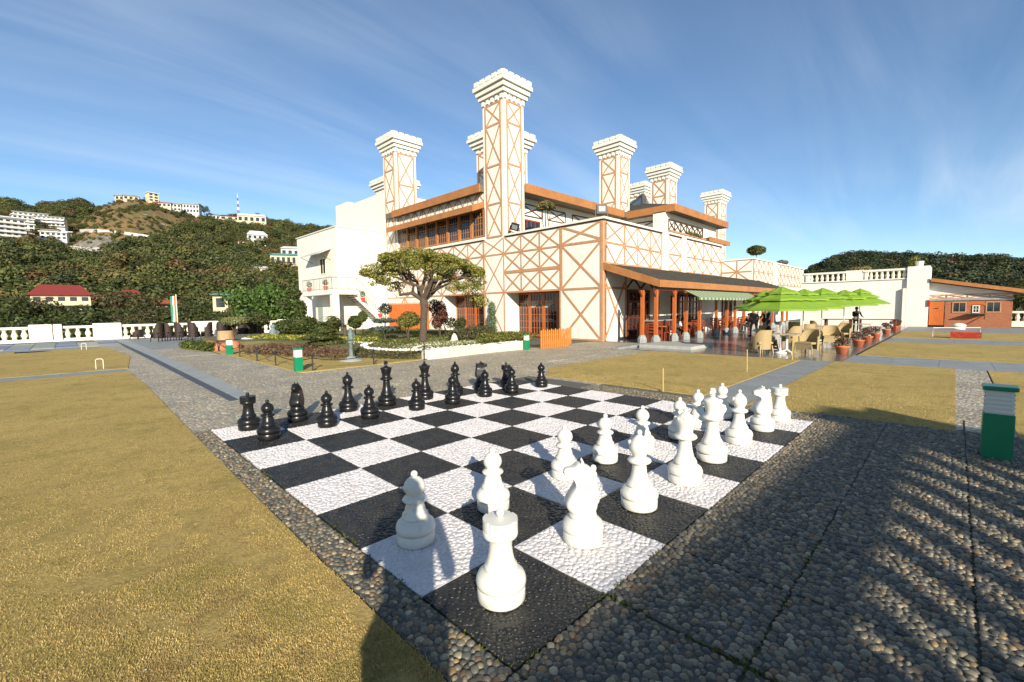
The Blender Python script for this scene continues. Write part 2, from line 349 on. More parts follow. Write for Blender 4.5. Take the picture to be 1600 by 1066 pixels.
for j in range(0, 9):
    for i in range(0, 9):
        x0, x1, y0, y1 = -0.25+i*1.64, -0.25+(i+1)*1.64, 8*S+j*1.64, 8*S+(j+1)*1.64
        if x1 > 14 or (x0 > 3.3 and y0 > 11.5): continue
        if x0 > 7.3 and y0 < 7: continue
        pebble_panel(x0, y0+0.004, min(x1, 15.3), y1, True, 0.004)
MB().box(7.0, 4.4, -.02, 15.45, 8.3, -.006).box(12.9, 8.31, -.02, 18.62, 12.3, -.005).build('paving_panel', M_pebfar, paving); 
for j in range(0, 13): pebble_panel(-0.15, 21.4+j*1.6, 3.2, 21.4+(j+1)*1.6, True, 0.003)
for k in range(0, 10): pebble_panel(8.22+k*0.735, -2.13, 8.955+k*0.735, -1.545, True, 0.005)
# real stones close to the camera
def dome(n, seed):
    r = random.Random(seed); V = []; ph = r.uniform(0, 6); el = r.uniform(0.68, 0.95)
    rr = [1+r.uniform(-.12, .12) for _ in range(n)]
    for k, (s, z) in enumerate(((1.0, -0.12), (0.97, 0.28), (0.66, 0.80), (0.22, 1.0))):
        for j in range(n):
            a = 2*math.pi*j/n+ph; V.append((s*rr[j]*math.cos(a), s*rr[j]*math.sin(a)*el, z+r.uniform(-.04, .04)*(k > 1)))
    F = [(k*n+j, k*n+(j+1) % n, (k+1)*n+(j+1) % n, (k+1)*n+j) for k in range(3) for j in range(n)]
    F += [(3*n, 3*n+1, 3*n+2, 3*n+3), (3*n, 3*n+3, 3*n+4, 3*n+5), (3*n, 3*n+5, 3*n+6, 3*n+7)] if n == 8 else [(3*n, 3*n+1, 3*n+2, 3*n+3), (3*n, 3*n+3, 3*n+4, 3*n+5)]
    return np.array(V), np.array(F)
def scatter(boxes, sp, jit=0.33):
    P = []
    for x0, y0, x1, y1 in boxes:
        m_ = sp*0.47; w, h = x1-x0-2*m_, y1-y0-2*m_
        nx, ny = max(1, round(w/sp)), max(1, round(h/(sp*.88)))
        for a in range(nx+1):
            for c in range(ny+1):
                x = x0+m_+w*(a+(0.5 if c % 2 and a < nx else 0))/nx; y = y0+m_+h*c/ny
                if c % 2 and a == nx: continue
                P.append((min(x1-m_, max(x0+m_, x+nrs.uniform(-jit, jit)*sp)), min(y1-m_, max(y0+m_, y+nrs.uniform(-jit, jit)*sp))))
    return np.array(P)
PROTO = [dome(8, s) for s in range(7)]
def stones(P, size, hgt, tints=None):
    Vs, Fs, Ts = [], [], []; off = 0; pid = nrs.randint(0, len(PROTO), len(P)); rot = nrs.uniform(0, 6.28, len(P)); sc_ = size*nrs.uniform(0.68, 1.22, len(P))
    for k, (V, F) in enumerate(PROTO):
        idx = np.where(pid == k)[0]
        if not len(idx): continue
        c, s = np.cos(rot[idx])[:, None], np.sin(rot[idx])[:, None]; q = sc_[idx][:, None]
        X = (V[None, :, 0]*c-V[None, :, 1]*s)*q+P[idx, 0][:, None]; Y = (V[None, :, 0]*s+V[None, :, 1]*c)*q+P[idx, 1][:, None]
        Z = V[None, :, 2]*hgt*nrs.uniform(.7, 1.3, len(idx))[:, None]+np.zeros_like(X)
        Vs.append(np.stack([X, Y, Z], -1).reshape(-1, 3)); n = len(V)
        Fs.append((F[None]+(np.arange(len(idx))*n)[:, None, None]+off).reshape(-1, 4)); off += n*len(idx)
        if tints is not None: Ts.append(np.repeat(tints[idx], n, 0))
    return np.concatenate(Vs), np.concatenate(Fs), (np.concatenate(Ts) if tints is not None else None)
P = scatter(near_panels, 0.045)
dist = np.hypot(P[:, 0]-CAM.x, P[:, 1]-CAM.y)
fwd = (P[:, 0]-CAM.x)*_f.x+(P[:, 1]-CAM.y)*_f.y; sd = (P[:, 0]-CAM.x)*_r0.x+(P[:, 1]-CAM.y)*_r0.y
vis = (fwd > 1.6) & (abs(sd) < fwd*1.25+0.3)
P = P[vis]; dist = dist[vis]; order = np.argsort(dist); P = P[order]
pal = np.array(PEB)
def tints(n):
    i = nrs.choice(len(pal), n, p=[.13,.13,.1,.13,.08,.13,.05,.12,.04,.09]); return np.clip(pal[i]*np.array([[.80, .76, .69]])*nrs.uniform(.72, 1.25, (n, 1)), 0, 1)
single = []
for k in range(40):
    V, F = PROTO[k % 7]; single.append(npmesh('pebble', V*np.array([1, 1, 1.0]), F, M_peb, tints(1)[0][None, :], True))
for k in range(300):
    s = 0.0245*rnd.uniform(.8, 1.2)
    link('pebble', single[rnd.randrange(40)], paving, (P[k, 0], P[k, 1], 0), rnd.uniform(0, 6.28), (s, s, 0.013*rnd.uniform(.7, 1.3)))
V, F, T = stones(P[300:], 0.0245, 0.012, tints(len(P)-300))
o = link('pebbles', npmesh('pebbles', V, F, M_peb, T, True), paving); o['kind'] = 'stuff'
print('pebbles', len(P))
# moss creeping along the open joints
mv = []
for _ in range(1300):
    t = rnd.random()
    if t < .4: x, y = rnd.uniform(.8, .84), rnd.uniform(-1.6, 0)
    elif t < .6: x, y = rnd.uniform(0.0, 2.6), -0.82+rnd.gauss(0, .012)
    elif t < .9: x, y = -0.004+rnd.gauss(0, .018), rnd.choice([rnd.uniform(0, 6.6), rnd.gauss(4.4, .5), rnd.gauss(1.6, .3)])
    else: x, y = rnd.uniform(-.2, 1.6), rnd.gauss(0, .012)
    if rnd.random() < .5*(1+math.sin(x*9+y*7)): mv.append((x, y))
mb = MB()
for x, y in mv:
    s = rnd.uniform(.006, .014); a = rnd.uniform(0, 6.3); t = rnd.choice([(.10,.13,.02),(.15,.15,.03),(.07,.10,.015)])
    mb.face([(x+s*math.cos(a), y+s*math.sin(a), .004), (x+s*math.cos(a+2), y+s*math.sin(a+2), .004), (x+.3*s, y, .004+rnd.uniform(.008, .018))], 0, t)
o = mb.build('moss', M_blade); o['kind'] = 'stuff'; tag(o, 'green moss growing along the joints round the chessboard', 'moss')
# ---- chessboard
board = thing('chessboard', 'giant chessboard of black and white painted pebble squares set in the ground', 'chessboard', (0, 0, 0))
def tile_meshes(mt, tag_):
    out = []
    for k in range(3):
        Pt = scatter([(-S/2+.004, -S/2+.004, S/2-.004, S/2-.004)], 0.040, .40)
        V, F, _ = stones(Pt, 0.0235, 0.0065); V[:, 2] += 0.004
        out.append(npmesh('pebbles', V, F, mt, None, True))
    b = MB().box(-S/2+.004, -S/2+.004, -.01, S/2-.004, S/2-.004, .004); return out, b.mesh('square_tile', mt)
wt, wslab = tile_meshes(M_cw, 'w'); bt, bslab = tile_meshes(M_cb, 'b')
for i in range(8):
    for j in range(8):
        blk = (i+j) % 2 == 0
        t = link('square_tile', bslab if blk else wslab, board, ((i+.5)*S, (j+.5)*S, 0))
        pb = link('pebbles', (bt if blk else wt)[rnd.randrange(3)], t, (0, 0, 0), rnd.randrange(4)*math.pi/2); pb['kind'] = 'stuff'
# ---- lawns
def Lg(name, poly, z=0.012, label=None):
    o = sheet(name, poly, z, M_lawn, 0.06); return o
edge = [(-0.28, -9), (-0.28, 1.8), (-0.24, 5.5), (-0.12, 13.2), (-.17, 16.9)]
lawns = [Lg('lawn', [(-30, -9)]+edge+[(-30, 16.95)]),
         Lg('lawn', [(-30, 18.0), (-0.1, 17.9), (0.45, 24), (-0.05, 31.2), (-1.75, 31.4), (-2.5, 30.0), (-3.3, 30.0), (-3.3, 31.4), (-30, 31.4)]),
         Lg('lawn', [(7.5, 2.05), (15.4, 2.05), (15.4, 7.2), (8.8, 7.2), (7.5, 6.2)]),
         Lg('lawn', [(7.24, -1.55), (15.6, -1.55), (15.6, 1.15), (7.24, 1.15)]),
         Lg('lawn', [(7.24, -22), (15.6, -22), (15.6, -2.15), (7.24, -2.15)]),
         Lg('lawn', [(18.2, -22), (26.0, -22), (26.0, 0.9), (18.2, 0.9)]),
         Lg('lawn', [(29.4, -22), (36.5, -22), (36.5, 0.9), (29.4, 0.9)])]
lawns[6].location.z = 0.001
# ---- concrete paths, laid as slabs
path = sheet('concrete_path', [(7.24, 1.17), (15.58, 1.17), (15.58, -22), (18.18, -22), (18.18, 1.0), (45, 1.0), (45, 8.6), (15.45, 8.6), (15.45, 2.03), (7.24, 2.03)], -0.004, M_base)
def slab(x0, y0, x1, y1, mt, par, z=0.004, g=.004, th=.01):
    return MB().box(x0+g, y0+g, z-th, x1-g, y1-g, z).build('paving_slab', mt, par)
for k in range(8): slab(7.26+k*1.04, 1.17, 7.26+(k+1)*1.04, 2.03, M_conc, path)
for k in range(20): slab(15.6, 1.0-(k+1)*1.1, 18.17, 1.0-k*1.1, M_conc, path)
for k in range(9):
    slab(26.02, 0.9-(k+1)*1.2, 29.38, 0.9-k*1.2, M_conc, path); slab(36.6, 1.0-(k+1)*1.2, 44.9, 1.0-k*1.2, M_conc, path)
me = None
for i in range(20):
    for j in range(7):
        if me is None: me = MB().box(0.006, 0.005, 0, 1.469, 1.078, .012).mesh('paving_slab', M_slate)
        link('paving_slab', me, path, (15.5+i*1.475, 1.02+j*1.085, -.003))
# left concrete path, gutter and band
lp = sheet('concrete_path', [(-30, 16.97), (-.15, 16.93), (-.1, 17.88), (-30, 17.98)], -0.006, M_base)
for k in range(9): slab(-.16-(k+1)*1.5, 16.96, -.16-k*1.5, 17.9, M_conc, lp)
M_gut = mat('dark_drain', (0.07, 0.075, 0.08), 0.5)
gut = sheet('drain_channel', [(0.80, 8.95), (0.97, 8.95), (1.0, 22), (0.9, 40), (0.72, 40), (0.78, 22)], 0.006, M_gut, .01)
band = sheet('concrete_path', [(0.98, 8.8), (1.28, 9.3), (1.42, 14), (1.46, 40), (0.91, 40), (1.01, 22)], 0.004, mat('light_concrete', (0.33, 0.34, 0.33), .7, (.24, .25, .24), 2, .8), .008)
apron = sheet('concrete_path', [(1.5, 26.8), (2.6, 27.2), (4.6, 31.5), (12, 31.8), (12, 41.8), (1.5, 41.8)], 0.008, M_conc, .01)
# painted snakes-and-ladders mat tiles by the balustrade
gm = thing('painted_game_board', 'faded blue, violet and cream painted floor board beside the white balustrade', 'game board', (0, 0, 0))
gmc = [mat('board_'+n, c, .75, tuple(x*.75 for x in c), 3, .8) for n, c in (('blue', (.17, .25, .36)), ('violet', (.19, .16, .27)), ('cream', (.42, .40, .30)), ('grey', (.28, .29, .29)), ('green', (.24, .32, .27)))]
for i in range(10):
    for j in range(7):
        c = rnd.choice([0, 2, 3, 3, 4, 2, 3, 1]); MB().box(-8.4+i*.92+.02, 33.2+j*1.05+.02, -.02, -8.4+(i+1)*.92-.02, 33.2+(j+1)*1.05-.02, .012).build('painted_square', gmc[c], gm)
sheet('concrete_path', [(-30, 31.42), (-.06, 31.25), (.5, 31.2), (.6, 41.0), (-30, 41.2)], -0.008, M_conc)
# ---- grass blades on the nearest lawn and tufts at the lawn edges
def blades(name, n, fn, h=(.008, .022)):
    XY = np.array([fn() for _ in range(n)]); a = nrs.uniform(0, 6.28, n); hh = nrs.uniform(h[0], h[1], n); w = hh*.16+.0012
    lean = nrs.uniform(0, 1.1, n); la = nrs.uniform(0, 6.28, n)
    V = np.zeros((n, 3, 3)); V[:, 0, 0] = XY[:, 0]-w*np.cos(a); V[:, 0, 1] = XY[:, 1]-w*np.sin(a); V[:, 1, 0] = XY[:, 0]+w*np.cos(a); V[:, 1, 1] = XY[:, 1]+w*np.sin(a); V[:, :2, 2] = .011
    V[:, 2, 0] = XY[:, 0]+hh*lean*np.cos(la); V[:, 2, 1] = XY[:, 1]+hh*lean*np.sin(la); V[:, 2, 2] = .011+hh
    pal = np.array([(.62,.46,.18),(.55,.405,.145),(.45,.33,.11),(.30,.27,.075),(.66,.52,.26)])
    t = pal[nrs.choice(5, n, p=[.32,.27,.2,.11,.1])]*nrs.uniform(.8, 1.2, (n, 1))
    q = np.array([MN.fractal(Vector((x*2.6+7, y*2.6, 5)), 1, 2, 5) for x, y in XY]); w_ = np.clip((q-.08)*1.8, 0, .42)[:, None]; t = t*(1-w_)+np.array([[.24, .22, .055]])*w_
    w_ = np.clip((-q-.15)*3, 0, .6)[:, None]; t = t*(1-w_)+np.array([[.30, .20, .09]])*w_
    return npmesh(name, V.reshape(-1, 3), np.arange(3*n).reshape(-1, 3), M_blade, np.repeat(t, 3, 0))
from mathutils import noise as MN
def near_left():
    while True:
        d = 1.7+abs(nrs.exponential(2.4)); a = nrs.uniform(math.radians(42), math.radians(99)); x = CAM.x+d*math.cos(a); y = CAM.y+d*math.sin(a)
        if d < 13 and x < -.275+.035*MN.noise(Vector((y*9, 3, 0)))+(.02 if nrs.rand() < .15 else 0) and MN.fractal(Vector((x*2.2, y*2.2, 1)), 1, 2, 3) > -.28+nrs.uniform(-.15, .15): return x, y
o = link('grass', blades('grass', 120000, near_left, (.005, .014))); tag(o, 'short dry blades of grass on the near left lawn', 'grass', kind='stuff')
def near_right():
    return (7.26+min(8, rnd.expovariate(.5)), rnd.uniform(-1.53, 1.13))
o = link('grass', blades('grass', 12000, near_right, (.008, .02))); tag(o, 'dry blades of grass on the lawn right of the white rook', 'grass', kind='stuff')
def mid():
    if rnd.random() < .45: return (rnd.uniform(7.52, 8.3), rnd.uniform(2.07, 6.2))
    return (rnd.uniform(7.5, 13), rnd.uniform(2.07, 6.8))
o = link('grass', blades('grass', 12000, mid, (.008, .02))); tag(o, 'dry blades of grass on the lawn between chessboard and terrace tables', 'grass', kind='stuff')
# small broken white chips scattered on the near lawn
mb = MB()
for _ in range(70):
    x, y = near_left(); s = rnd.uniform(.004, .011); mb.face([(x, y, .02), (x+s, y+.3*s, .024), (x+.4*s, y+s, .022)], 0)
tag(mb.build('petal_litter', M_whitestone), 'tiny pale flecks of litter on the near left lawn', 'litter', kind='stuff')
# ================================================================= CHESS PIECES
def piece_base(r):
    return [(r*.90, 0), (r*.965, .012), (r*.965, .082), (r*.93, .088)], [(r*.89, .085), (r*.89, .092), (r*.985, .098), (r*1.01, .115), (r*1.0, .135), (r*.94, .158), (r*.82, .176), (r*.70, .186), (r*.64, .190), (r*.64, .194), (r*.68, .198), (r*.68, .208)]
def mk_piece(kind, mt):
    r = {'pawn': .15, 'rook': .155, 'knight': .158, 'bishop': .165, 'queen': .17, 'king': .17}[kind]
    base, up = piece_base(r)
    t = thing('chess_'+kind, '', 'chess piece', (0, 0, 0))
    MB().lathe(base, n=36).build('base', mt, t, True)
    b = MB()
    if kind == 'pawn':
        b.lathe(up+[(r*.66, .212), (r*.66, .225), (r*.56, .235), (.076, .275), (.062, .318), (.061, .325)], n=32)
        b.lathe([(.05, .322), (.088, .327), (.096, .338), (.088, .352), (.06, .362), (.052, .368), (.064, .385), (.079, .41), (.083, .435), (.077, .465), (.06, .49), (.038, .508), (.02, .514), (.0165, .522)], n=32)
        fz, fr = .534, .027
    elif kind == 'rook':
        b.lathe(up+[(r*.66, .212), (r*.65, .222), (r*.57, .232), (.078, .28), (.070, .33), (.072, .375), (.080, .392), (.086, .396)], n=32)
        b.lathe([(.085, .394), (.104, .402), (.108, .41), (.108, .445)], n=32)
        n = 32; prof_o, z0, z1 = .108, .445, .51
        for k in range(n):                                   # crown with six notches
            a0, a1 = 2*math.pi*k/n, 2*math.pi*(k+1)/n; notch = (k % 8) == 0
            ro = .097 if notch else .108; ri = .0
            pts = [(ro*math.cos(a0), ro*math.sin(a0)), (ro*math.cos(a1), ro*math.sin(a1))]
            b.face([(pts[0][0], pts[0][1], z0-.002), (pts[1][0], pts[1][1], z0-.002), (pts[1][0], pts[1][1], z1), (pts[0][0], pts[0][1], z1)])
            b.face([(0, 0, z1+.006), (pts[0][0], pts[0][1], z1), (pts[1][0], pts[1][1], z1)])
            nn = ((k+1) % 8) == 0
            if notch != nn:
                r2 = .097 if nn else .108
                b.face([(ro*math.cos(a1), ro*math.sin(a1), z0-.002), (r2*math.cos(a1), r2*math.sin(a1), z0-.002), (r2*math.cos(a1), r2*math.sin(a1), z1), (ro*math.cos(a1), ro*math.sin(a1), z1)])
        fz, fr = .545, .026
        b.lathe([(.016, .51), (.014, .525)], n=12)
    elif kind == 'bishop':
        b.lathe(up+[(r*.66, .215), (r*.62, .228), (.082, .26), (.066, .32), (.060, .385), (.058, .405)], n=32)
        b.lathe([(.05, .40), (.094, .408), (.106, .424), (.094, .440), (.062, .452), (.055, .462), (.068, .485), (.086, .52), (.089, .55), (.079, .59), (.058, .622), (.034, .645), (.018, .655), (.015, .665)], n=32)
        b.bar((.018, .088, .605), (.06, .088*.6, .50), .02, .02); fz, fr = .678, .024
    elif kind == 'queen':
        b.lathe(up+[(r*.68, .215), (r*.64, .235), (.086, .27), (.068, .35), (.060, .42), (.060, .445)], n=32)
        b.lathe([(.05, .44), (.100, .450), (.116, .468), (.106, .487), (.082, .497), (.078, .506), (.072, .515), (.078, .56), (.092, .61), (.108, .655), (.104, .668), (.085, .672), (.06, .69), (.035, .715), (.018, .722), (.015, .73)], n=32)
        for k in range(9):
            a = 2*math.pi*k/9; b.ball((.098*math.cos(a), .098*math.sin(a), .662), .016, 8)
        fz, fr = .742, .025
    elif kind == 'king':
        b.lathe(up+[(r*.68, .215), (r*.64, .235), (.088, .27), (.070, .36), (.062, .45), (.062, .475)], n=32)
        b.lathe([(.05, .47), (.102, .480), (.118, .498), (.107, .517), (.084, .528), (.080, .54), (.074, .55), (.082, .60), (.096, .66), (.108, .70), (.104, .712), (.07, .72), (.035, .735), (.022, .745), (.02, .752)], n=32)
    if kind != 'knight':
        b.build('body', mt, t, True)
    if kind in ('pawn', 'rook', 'bishop', 'queen'):
        MB().ball((0, 0, fz), fr, 14).build('finial', mt, t, True)
    if kind == 'king':
        f = MB()
        for a in (0, 90, 180, 270):
            ca, sa = math.cos(math.radians(a)), math.sin(math.radians(a))
            f.bar((0, 0, .80), (ca*.05, 0, .80+sa*.045), .026, .03, (0, 1, 0), w2=.042)
        f.ball((0, 0, .765), .026, 12); f.build('cross', mt, t)
    if kind == 'knight':
        b.lathe(up+[(r*.66, .212), (r*.66, .225), (r*.60, .238), (.088, .25)], n=32); b.build('body', mt, t, True)
        out = [(.085, .225), (.128, .262), (.143, .300), (.125, .345), (.090, .40), (.062, .445), (.060, .475), (.083, .492), (.118, .498), (.140, .513), (.150, .54), (.148, .565), (.132, .578), (.085, .583), (.056, .600), (.034, .622), (.008, .604), (-.012, .603), (-.042, .592), (-.078, .558), (-.095, .505), (-.104, .43), (-.110, .36), (-.110, .30), (-.098, .255), (-.075, .225)]
        def half(f, z):
            w = .088-.10*max(0, z-.30); w = max(w, .045)
            if f > .06 and z > .45: w = .040-.09*max(0, f-.08)
            return w
        cx, cz = 0.0, .40; hb = MB(); rings = []
        for ks, kw in ((.80, 1.0), (.93, .86), (1.0, .55), (1.0, -.55), (.93, -.86), (.80, -1.0)):
            ring = []
            for f_, z_ in out:
                ax, az = (0.0, .38) if z_ < .47 or f_ < .03 else (.07, .54)
                ff, zz = ax+(f_-ax)*ks, az+(z_-az)*ks
                if z_ < .25: zz = z_
                ring.append((half(f_, z_)*kw, ff, zz))
            rings.append(ring)
        n = len(out); vs = [p for rg in rings for p in rg]
        fs = [(k*n+j, k*n+(j+1) % n, (k+1)*n+(j+1) % n, (k+1)*n+j) for k in range(5) for j in range(n)]
        hb.raw(vs, fs)
        import mathutils
        for k in (0, 5):
            tri = mathutils.geometry.tessellate_polygon([[Vector((p[1], p[2], 0)) for p in rings[k]]])
            hb.raw(rings[k], [tuple(q) for q in tri])
        h = hb.build('horse_head', mt, t, True)
        s_ = h.modifiers.new('round', 'SUBSURF'); s_.levels = 1; s_.render_levels = 1
        d = MB()
        for sx in (-1, 1):
            d.ball((sx*.040, .075, .552), .012, 10); d.lathe([(.016, 0), (.012, .025), (.001, .045)], (sx*.024, .005, .598), 8)
            d.bar((sx*.033, .105, .520), (sx*.028, .147, .527), .006, .010)
        d.build('face_detail', mt, t, True)
        mn = MB()
        for k in range(6):
            zz = .565-k*.05; mn.ball((0, -.082-.006*min(k, 4), zz), .026, 8, 0, 1.2)
        mn.build('mane', mt, t, True)
    return t
order = 'first second third fourth fifth sixth seventh eighth'.split()
proto = {}
def place_piece(kind, colr, x, y, label, rz):
    key = (kind, colr); g_ = colr+' giant chess pieces'
    if key not in proto:
        t = mk_piece(kind, M_pw if colr == 'white' else M_pb); proto[key] = t; t['label'] = label
    else: t = copy_tree(proto[key], label=label)
    t.location = (x, y, .011); t.rotation_euler = (0, 0, rz); t['group'] = g_; return t
WH = [('rook', .34, .45, 'white rook standing on the black corner square nearest the camera'), ('knight', 1.25, .49, 'white knight just right of the nearest white rook, horse head facing left'),
      ('bishop', 2.08, .47, 'white bishop with slit head between the nearest white knight and the white queen'), ('queen', 2.92, .42, 'white queen with ringed crown left of the tallest white king'),
      ('king', 3.77, .47, 'white king, tallest white piece, between queen and farther bishop'), ('bishop', 4.68, .47, 'white bishop with open slit left of the farther white knight'),
      ('knight', 5.54, .43, 'white knight facing left directly beside the farthest white rook'), ('rook', 6.30, .40, 'white rook at the far right corner of the board')]
for k, (kd, x, y, lb) in enumerate(WH): place_piece(kd, 'white', x, y, lb, (0.0, .80, .9, 0, .2, 1.2, .80, .1)[k])
WP = [(.35, 1.42, 'white pawn standing in shade at the near left corner of the white side'), (1.15, 1.40, 'white pawn half shaded directly behind the nearest white rook'), (2.19, 1.40, 'white pawn partly hidden behind the nearest white knight'),
      (2.90, 1.36, 'white pawn standing clear on a black square left of the queen'), (3.57, 1.25, 'white pawn behind the head of the nearest white bishop'), (4.37, 1.13, 'white pawn almost hidden behind the white queen'),
      (5.10, 1.18, 'white pawn behind the left side of the white king'), (5.90, 1.12, 'white pawn farthest right, beside the concrete path')]
for x, y, lb in WP: place_piece('pawn', 'white', x, y, lb, rnd.uniform(0, 6))
BK = [('rook', .43, 6.16, 'black rook on the white corner square at the left end'), ('knight', 1.15, 6.17, 'black knight seen head on, second piece from the left corner'), ('bishop', 2.04, 6.21, 'black bishop between the left knight and the black king'),
      ('king', 2.77, 6.14, 'black king topped by a cross, tallest black piece'), ('queen', 3.58, 6.06, 'black queen with flared crown right of the black king'), ('bishop', 4.28, 5.97, 'black bishop right of the black queen behind a pawn'),
      ('knight', 5.02, 6.0, 'black knight with snout turned right near the far corner'), ('rook', 5.62, 5.80, 'black rook at the far corner behind a pawn')]
for k, (kd, x, y, lb) in enumerate(BK): place_piece(kd, 'black', x, y, lb, (0, 2.45, 1.0, .785, 0, 2, -2.3, 0)[k])
BP = [(.47, 5.36), (1.33, 5.42), (2.05, 5.44), (2.93, 5.37), (3.70, 5.31), (4.56, 5.34), (5.22, 5.22), (6.15, 5.19)]
bl = ['in front of the left corner rook', 'right of the head-on black knight', 'in front of the black bishop and king', 'in front of the black queen, on a white square', 'in front of the farther black bishop', 'in front of the farther black knight', 'covering the far corner black rook', 'standing alone farthest right on a white square']
for (x, y), b_ in zip(BP, bl): place_piece('pawn', 'black', x, y, 'black pawn '+b_, rnd.uniform(0, 6))
# ================================================================= BOLLARDS, CHAIN FENCE, HOOPS, STICKS
def bollard(loc, label, h=.68, w=.20, first=[None]):
    t = thing('bollard_lamp', label, 'bollard lamp', loc, 0, 'green bollard lamps with white louvred heads')
    k = h/.84; a = w/2
    bevel(MB().box(-a, -a, 0, a, a, .52*k).build('post', M_green, t), .006)
    b = MB().box(-a*.86, -a*.86, .52*k, a*.86, a*.86, .80*k); b.build('lamp_core', M_trim, t)
    for z in range(5): MB().box(-a*.95, -a*.95, (.535+z*.05)*k, a*.95, a*.95, (.555+z*.05)*k).build('louvre', M_trim, t)
    bevel(MB().box(-a*1.12, -a*1.12, .79*k, a*1.12, a*1.12, .84*k).build('cap', M_green, t), .012)
    return t
bollard((6.13, -1.885, 0), 'large green bollard lamp with white louvres standing in the right foreground', .84, .255)
bollard((3.43, 12.57, 0), 'green and white bollard lamp at the corner of the chained garden', .70, .21)
bollard((3.42, 20.5, 0), 'green and white bollard lamp beside the orange rock at garden left', .68, .22)
bollard((12.8, 11.85, 0), 'green and white bollard lamp beside the orange picket fence', .67, .19)
def chain_post(loc, lb):
    t = thing('chain_post', lb, 'chain post', loc, 0, 'black iron posts of the chain round the garden')
    MB().lathe([(.05, 0), (.035, .03), (.022, .05), (.022, .2), (.036, .21), (.022, .23), (.022, .42), (.04, .44), (.022, .46), (.022, .52), (.004, .60)], n=8).build('post', M_iron, t)
    MB().bar((-.08, .0, .48), (.08, .0, .48), .022).bar((0, -.08, .48), (0, .08, .48), .022).build('scroll', M_iron, t)
    MB().tube([(0, 0, .02), (.05, -.05, .03), (.08, -.08, .07)], .01, 5).build('foot', M_iron, t)
    return t
cps = [(3.52, 23.0, 'beside the orange rock, farthest of the row'), (3.45, 19.06, 'second from the orange rock'), (3.42, 16.65, 'between rock and corner bollard lamp'), (3.42, 14.61, 'just left of the corner bollard lamp'),
       (3.75, 12.30, 'just right of the corner bollard lamp'), (5.69, 12.18, 'left of the black king, near the bronze figure'), (7.62, 12.08, 'at the end of the low white wall')]
for x, y, lb in cps: chain_post((x, y, 0), 'black iron chain post with scroll head '+lb)
mb = MB(); pts = [Vector((x, y, .40)) for x, y, _ in cps]+[Vector((11.0, 12.16, .45)), Vector((12.8, 12.1, .42))]
for a, b_ in zip(pts, pts[1:]):
    mb.tube([a.lerp(b_, t/10)-Vector((0, 0, .13*4*(t/10)*(1-t/10))) for t in range(11)], .014, 5)
tag(mb.build('chain', M_iron), 'black chain hung in loops between the iron garden posts', 'chain')
def hoop(p, lb):
    o = MB().tube([p+Vector((-.09, .05, 0)), p+Vector((-.09, .05, .30)), p+Vector((-.06, .03, .34)), p+Vector((.06, -.03, .34)), p+Vector((.09, -.05, .30)), p+Vector((.09, -.05, 0))], .012, 6).build('croquet_hoop', M_trim)
    tag(o, lb, 'croquet hoop', 'white croquet hoops on the left lawns')
hoop(Vector((-.76, 18.45, 0)), 'white croquet hoop on the grass beside the concrete strip'); hoop(Vector((-.88, 30.1, 0)), 'farther white croquet hoop beside the painted game board')
M_cane = mat('bamboo_cane', (.5, .36, .12), .6)
for k, (px, py, h, lb) in enumerate(((1036, 612, .5, 'left of the white pawns'), (1167, 582, .62, 'in the middle of the lawn edge'), (1238, 563, .72, 'beside the nearest wicker chair'))):
    p = G(px, py); o = MB().tube([p, p+Vector((.01, .01, h))], .014, 6).build('marker_stick', M_cane); tag(o, 'thin bamboo marker stick '+lb, 'stick', 'bamboo marker sticks in the lawn')
# ================================================================= CLUBHOUSE
XF, YF = 18.63, 11.72
club = thing('clubhouse', 'white clubhouse with brown cross timbering, tall cross-braced chimneys and lean-to veranda', 'building', (0, 0, 0))
def jit(): return rnd.uniform(0, .004)
def timber(parent, plane, c, a, b, w=.13, sign=-1, th=.035, name='timber', mt=None):
    """strip on plane x=c ('x') or y=c ('y'); a,b = (u,z); proud towards sign"""
    t = th+jit()*3; off = sign*(t/2-.006); w = w*.92 if mt is None else w
    if plane == 'x': p, q, up = (c+off, a[0], a[1]), (c+off, b[0], b[1]), (1, 0, 0)
    else: p, q, up = (a[0], c+off, a[1]), (b[0], c+off, b[1]), (0, 1, 0)
    return MB().bar(p, q, w, t, up).build(name, mt or M_timber, parent)
def cross(parent, pl, c, u0, u1, z0, z1, w=.11, **k):
    timber(parent, pl, c, (u0, z0), (u1, z1), w, th=.026, **k); timber(parent, pl, c, (u0, z1), (u1, z0), w, th=.030, **k)
# ---- walls
fw = MB()
for y0, y1, z0, z1 in ((YF, 14.55, 0, 2.83), (19.2, 21.2, 0, 2.83), (25.7, 33.9, 0, 2.83), (YF, 33.9, 2.83, 6.42)): fw.box(XF, y0, z0, XF+.3, y1, z1)
for y0, y1 in ((14.4, 14.55), (19.2, 19.35), (21.05, 21.2), (25.7, 25.85)): fw.box(XF+.3, y0, 0, XF+1.3, y1, 2.9)
fw.box(XF+.3, 14.4, 2.9, XF+1.3, 19.35, 3.0); fw.box(XF+.3, 21.05, 2.9, XF+1.3, 25.85, 3.0)
fac = fw.build('front_wall', M_wall, club)
sw = MB().box(XF+.01, YF, 0, 35.1, YF+.3, 6.42).box(34.8, YF+.3, 0, 35.1, 20, 6.42); swo = sw.build('side_wall', M_wall, club)
MB().box(XF+1.3, 12, 0, XF+8, 33, .02).build('interior_floor', M_brown, club)
MB().box(XF+.3, YF+.3, 5.35, 34.8, 33.6, 5.45).build('terrace_slab', M_conc, club)
MB().box(XF+6, 12.02, 0, XF+6.1, 33.5, 5.3).build('inner_wall', mat('inner_wall_paint', (.35, .25, .18), .8), club)
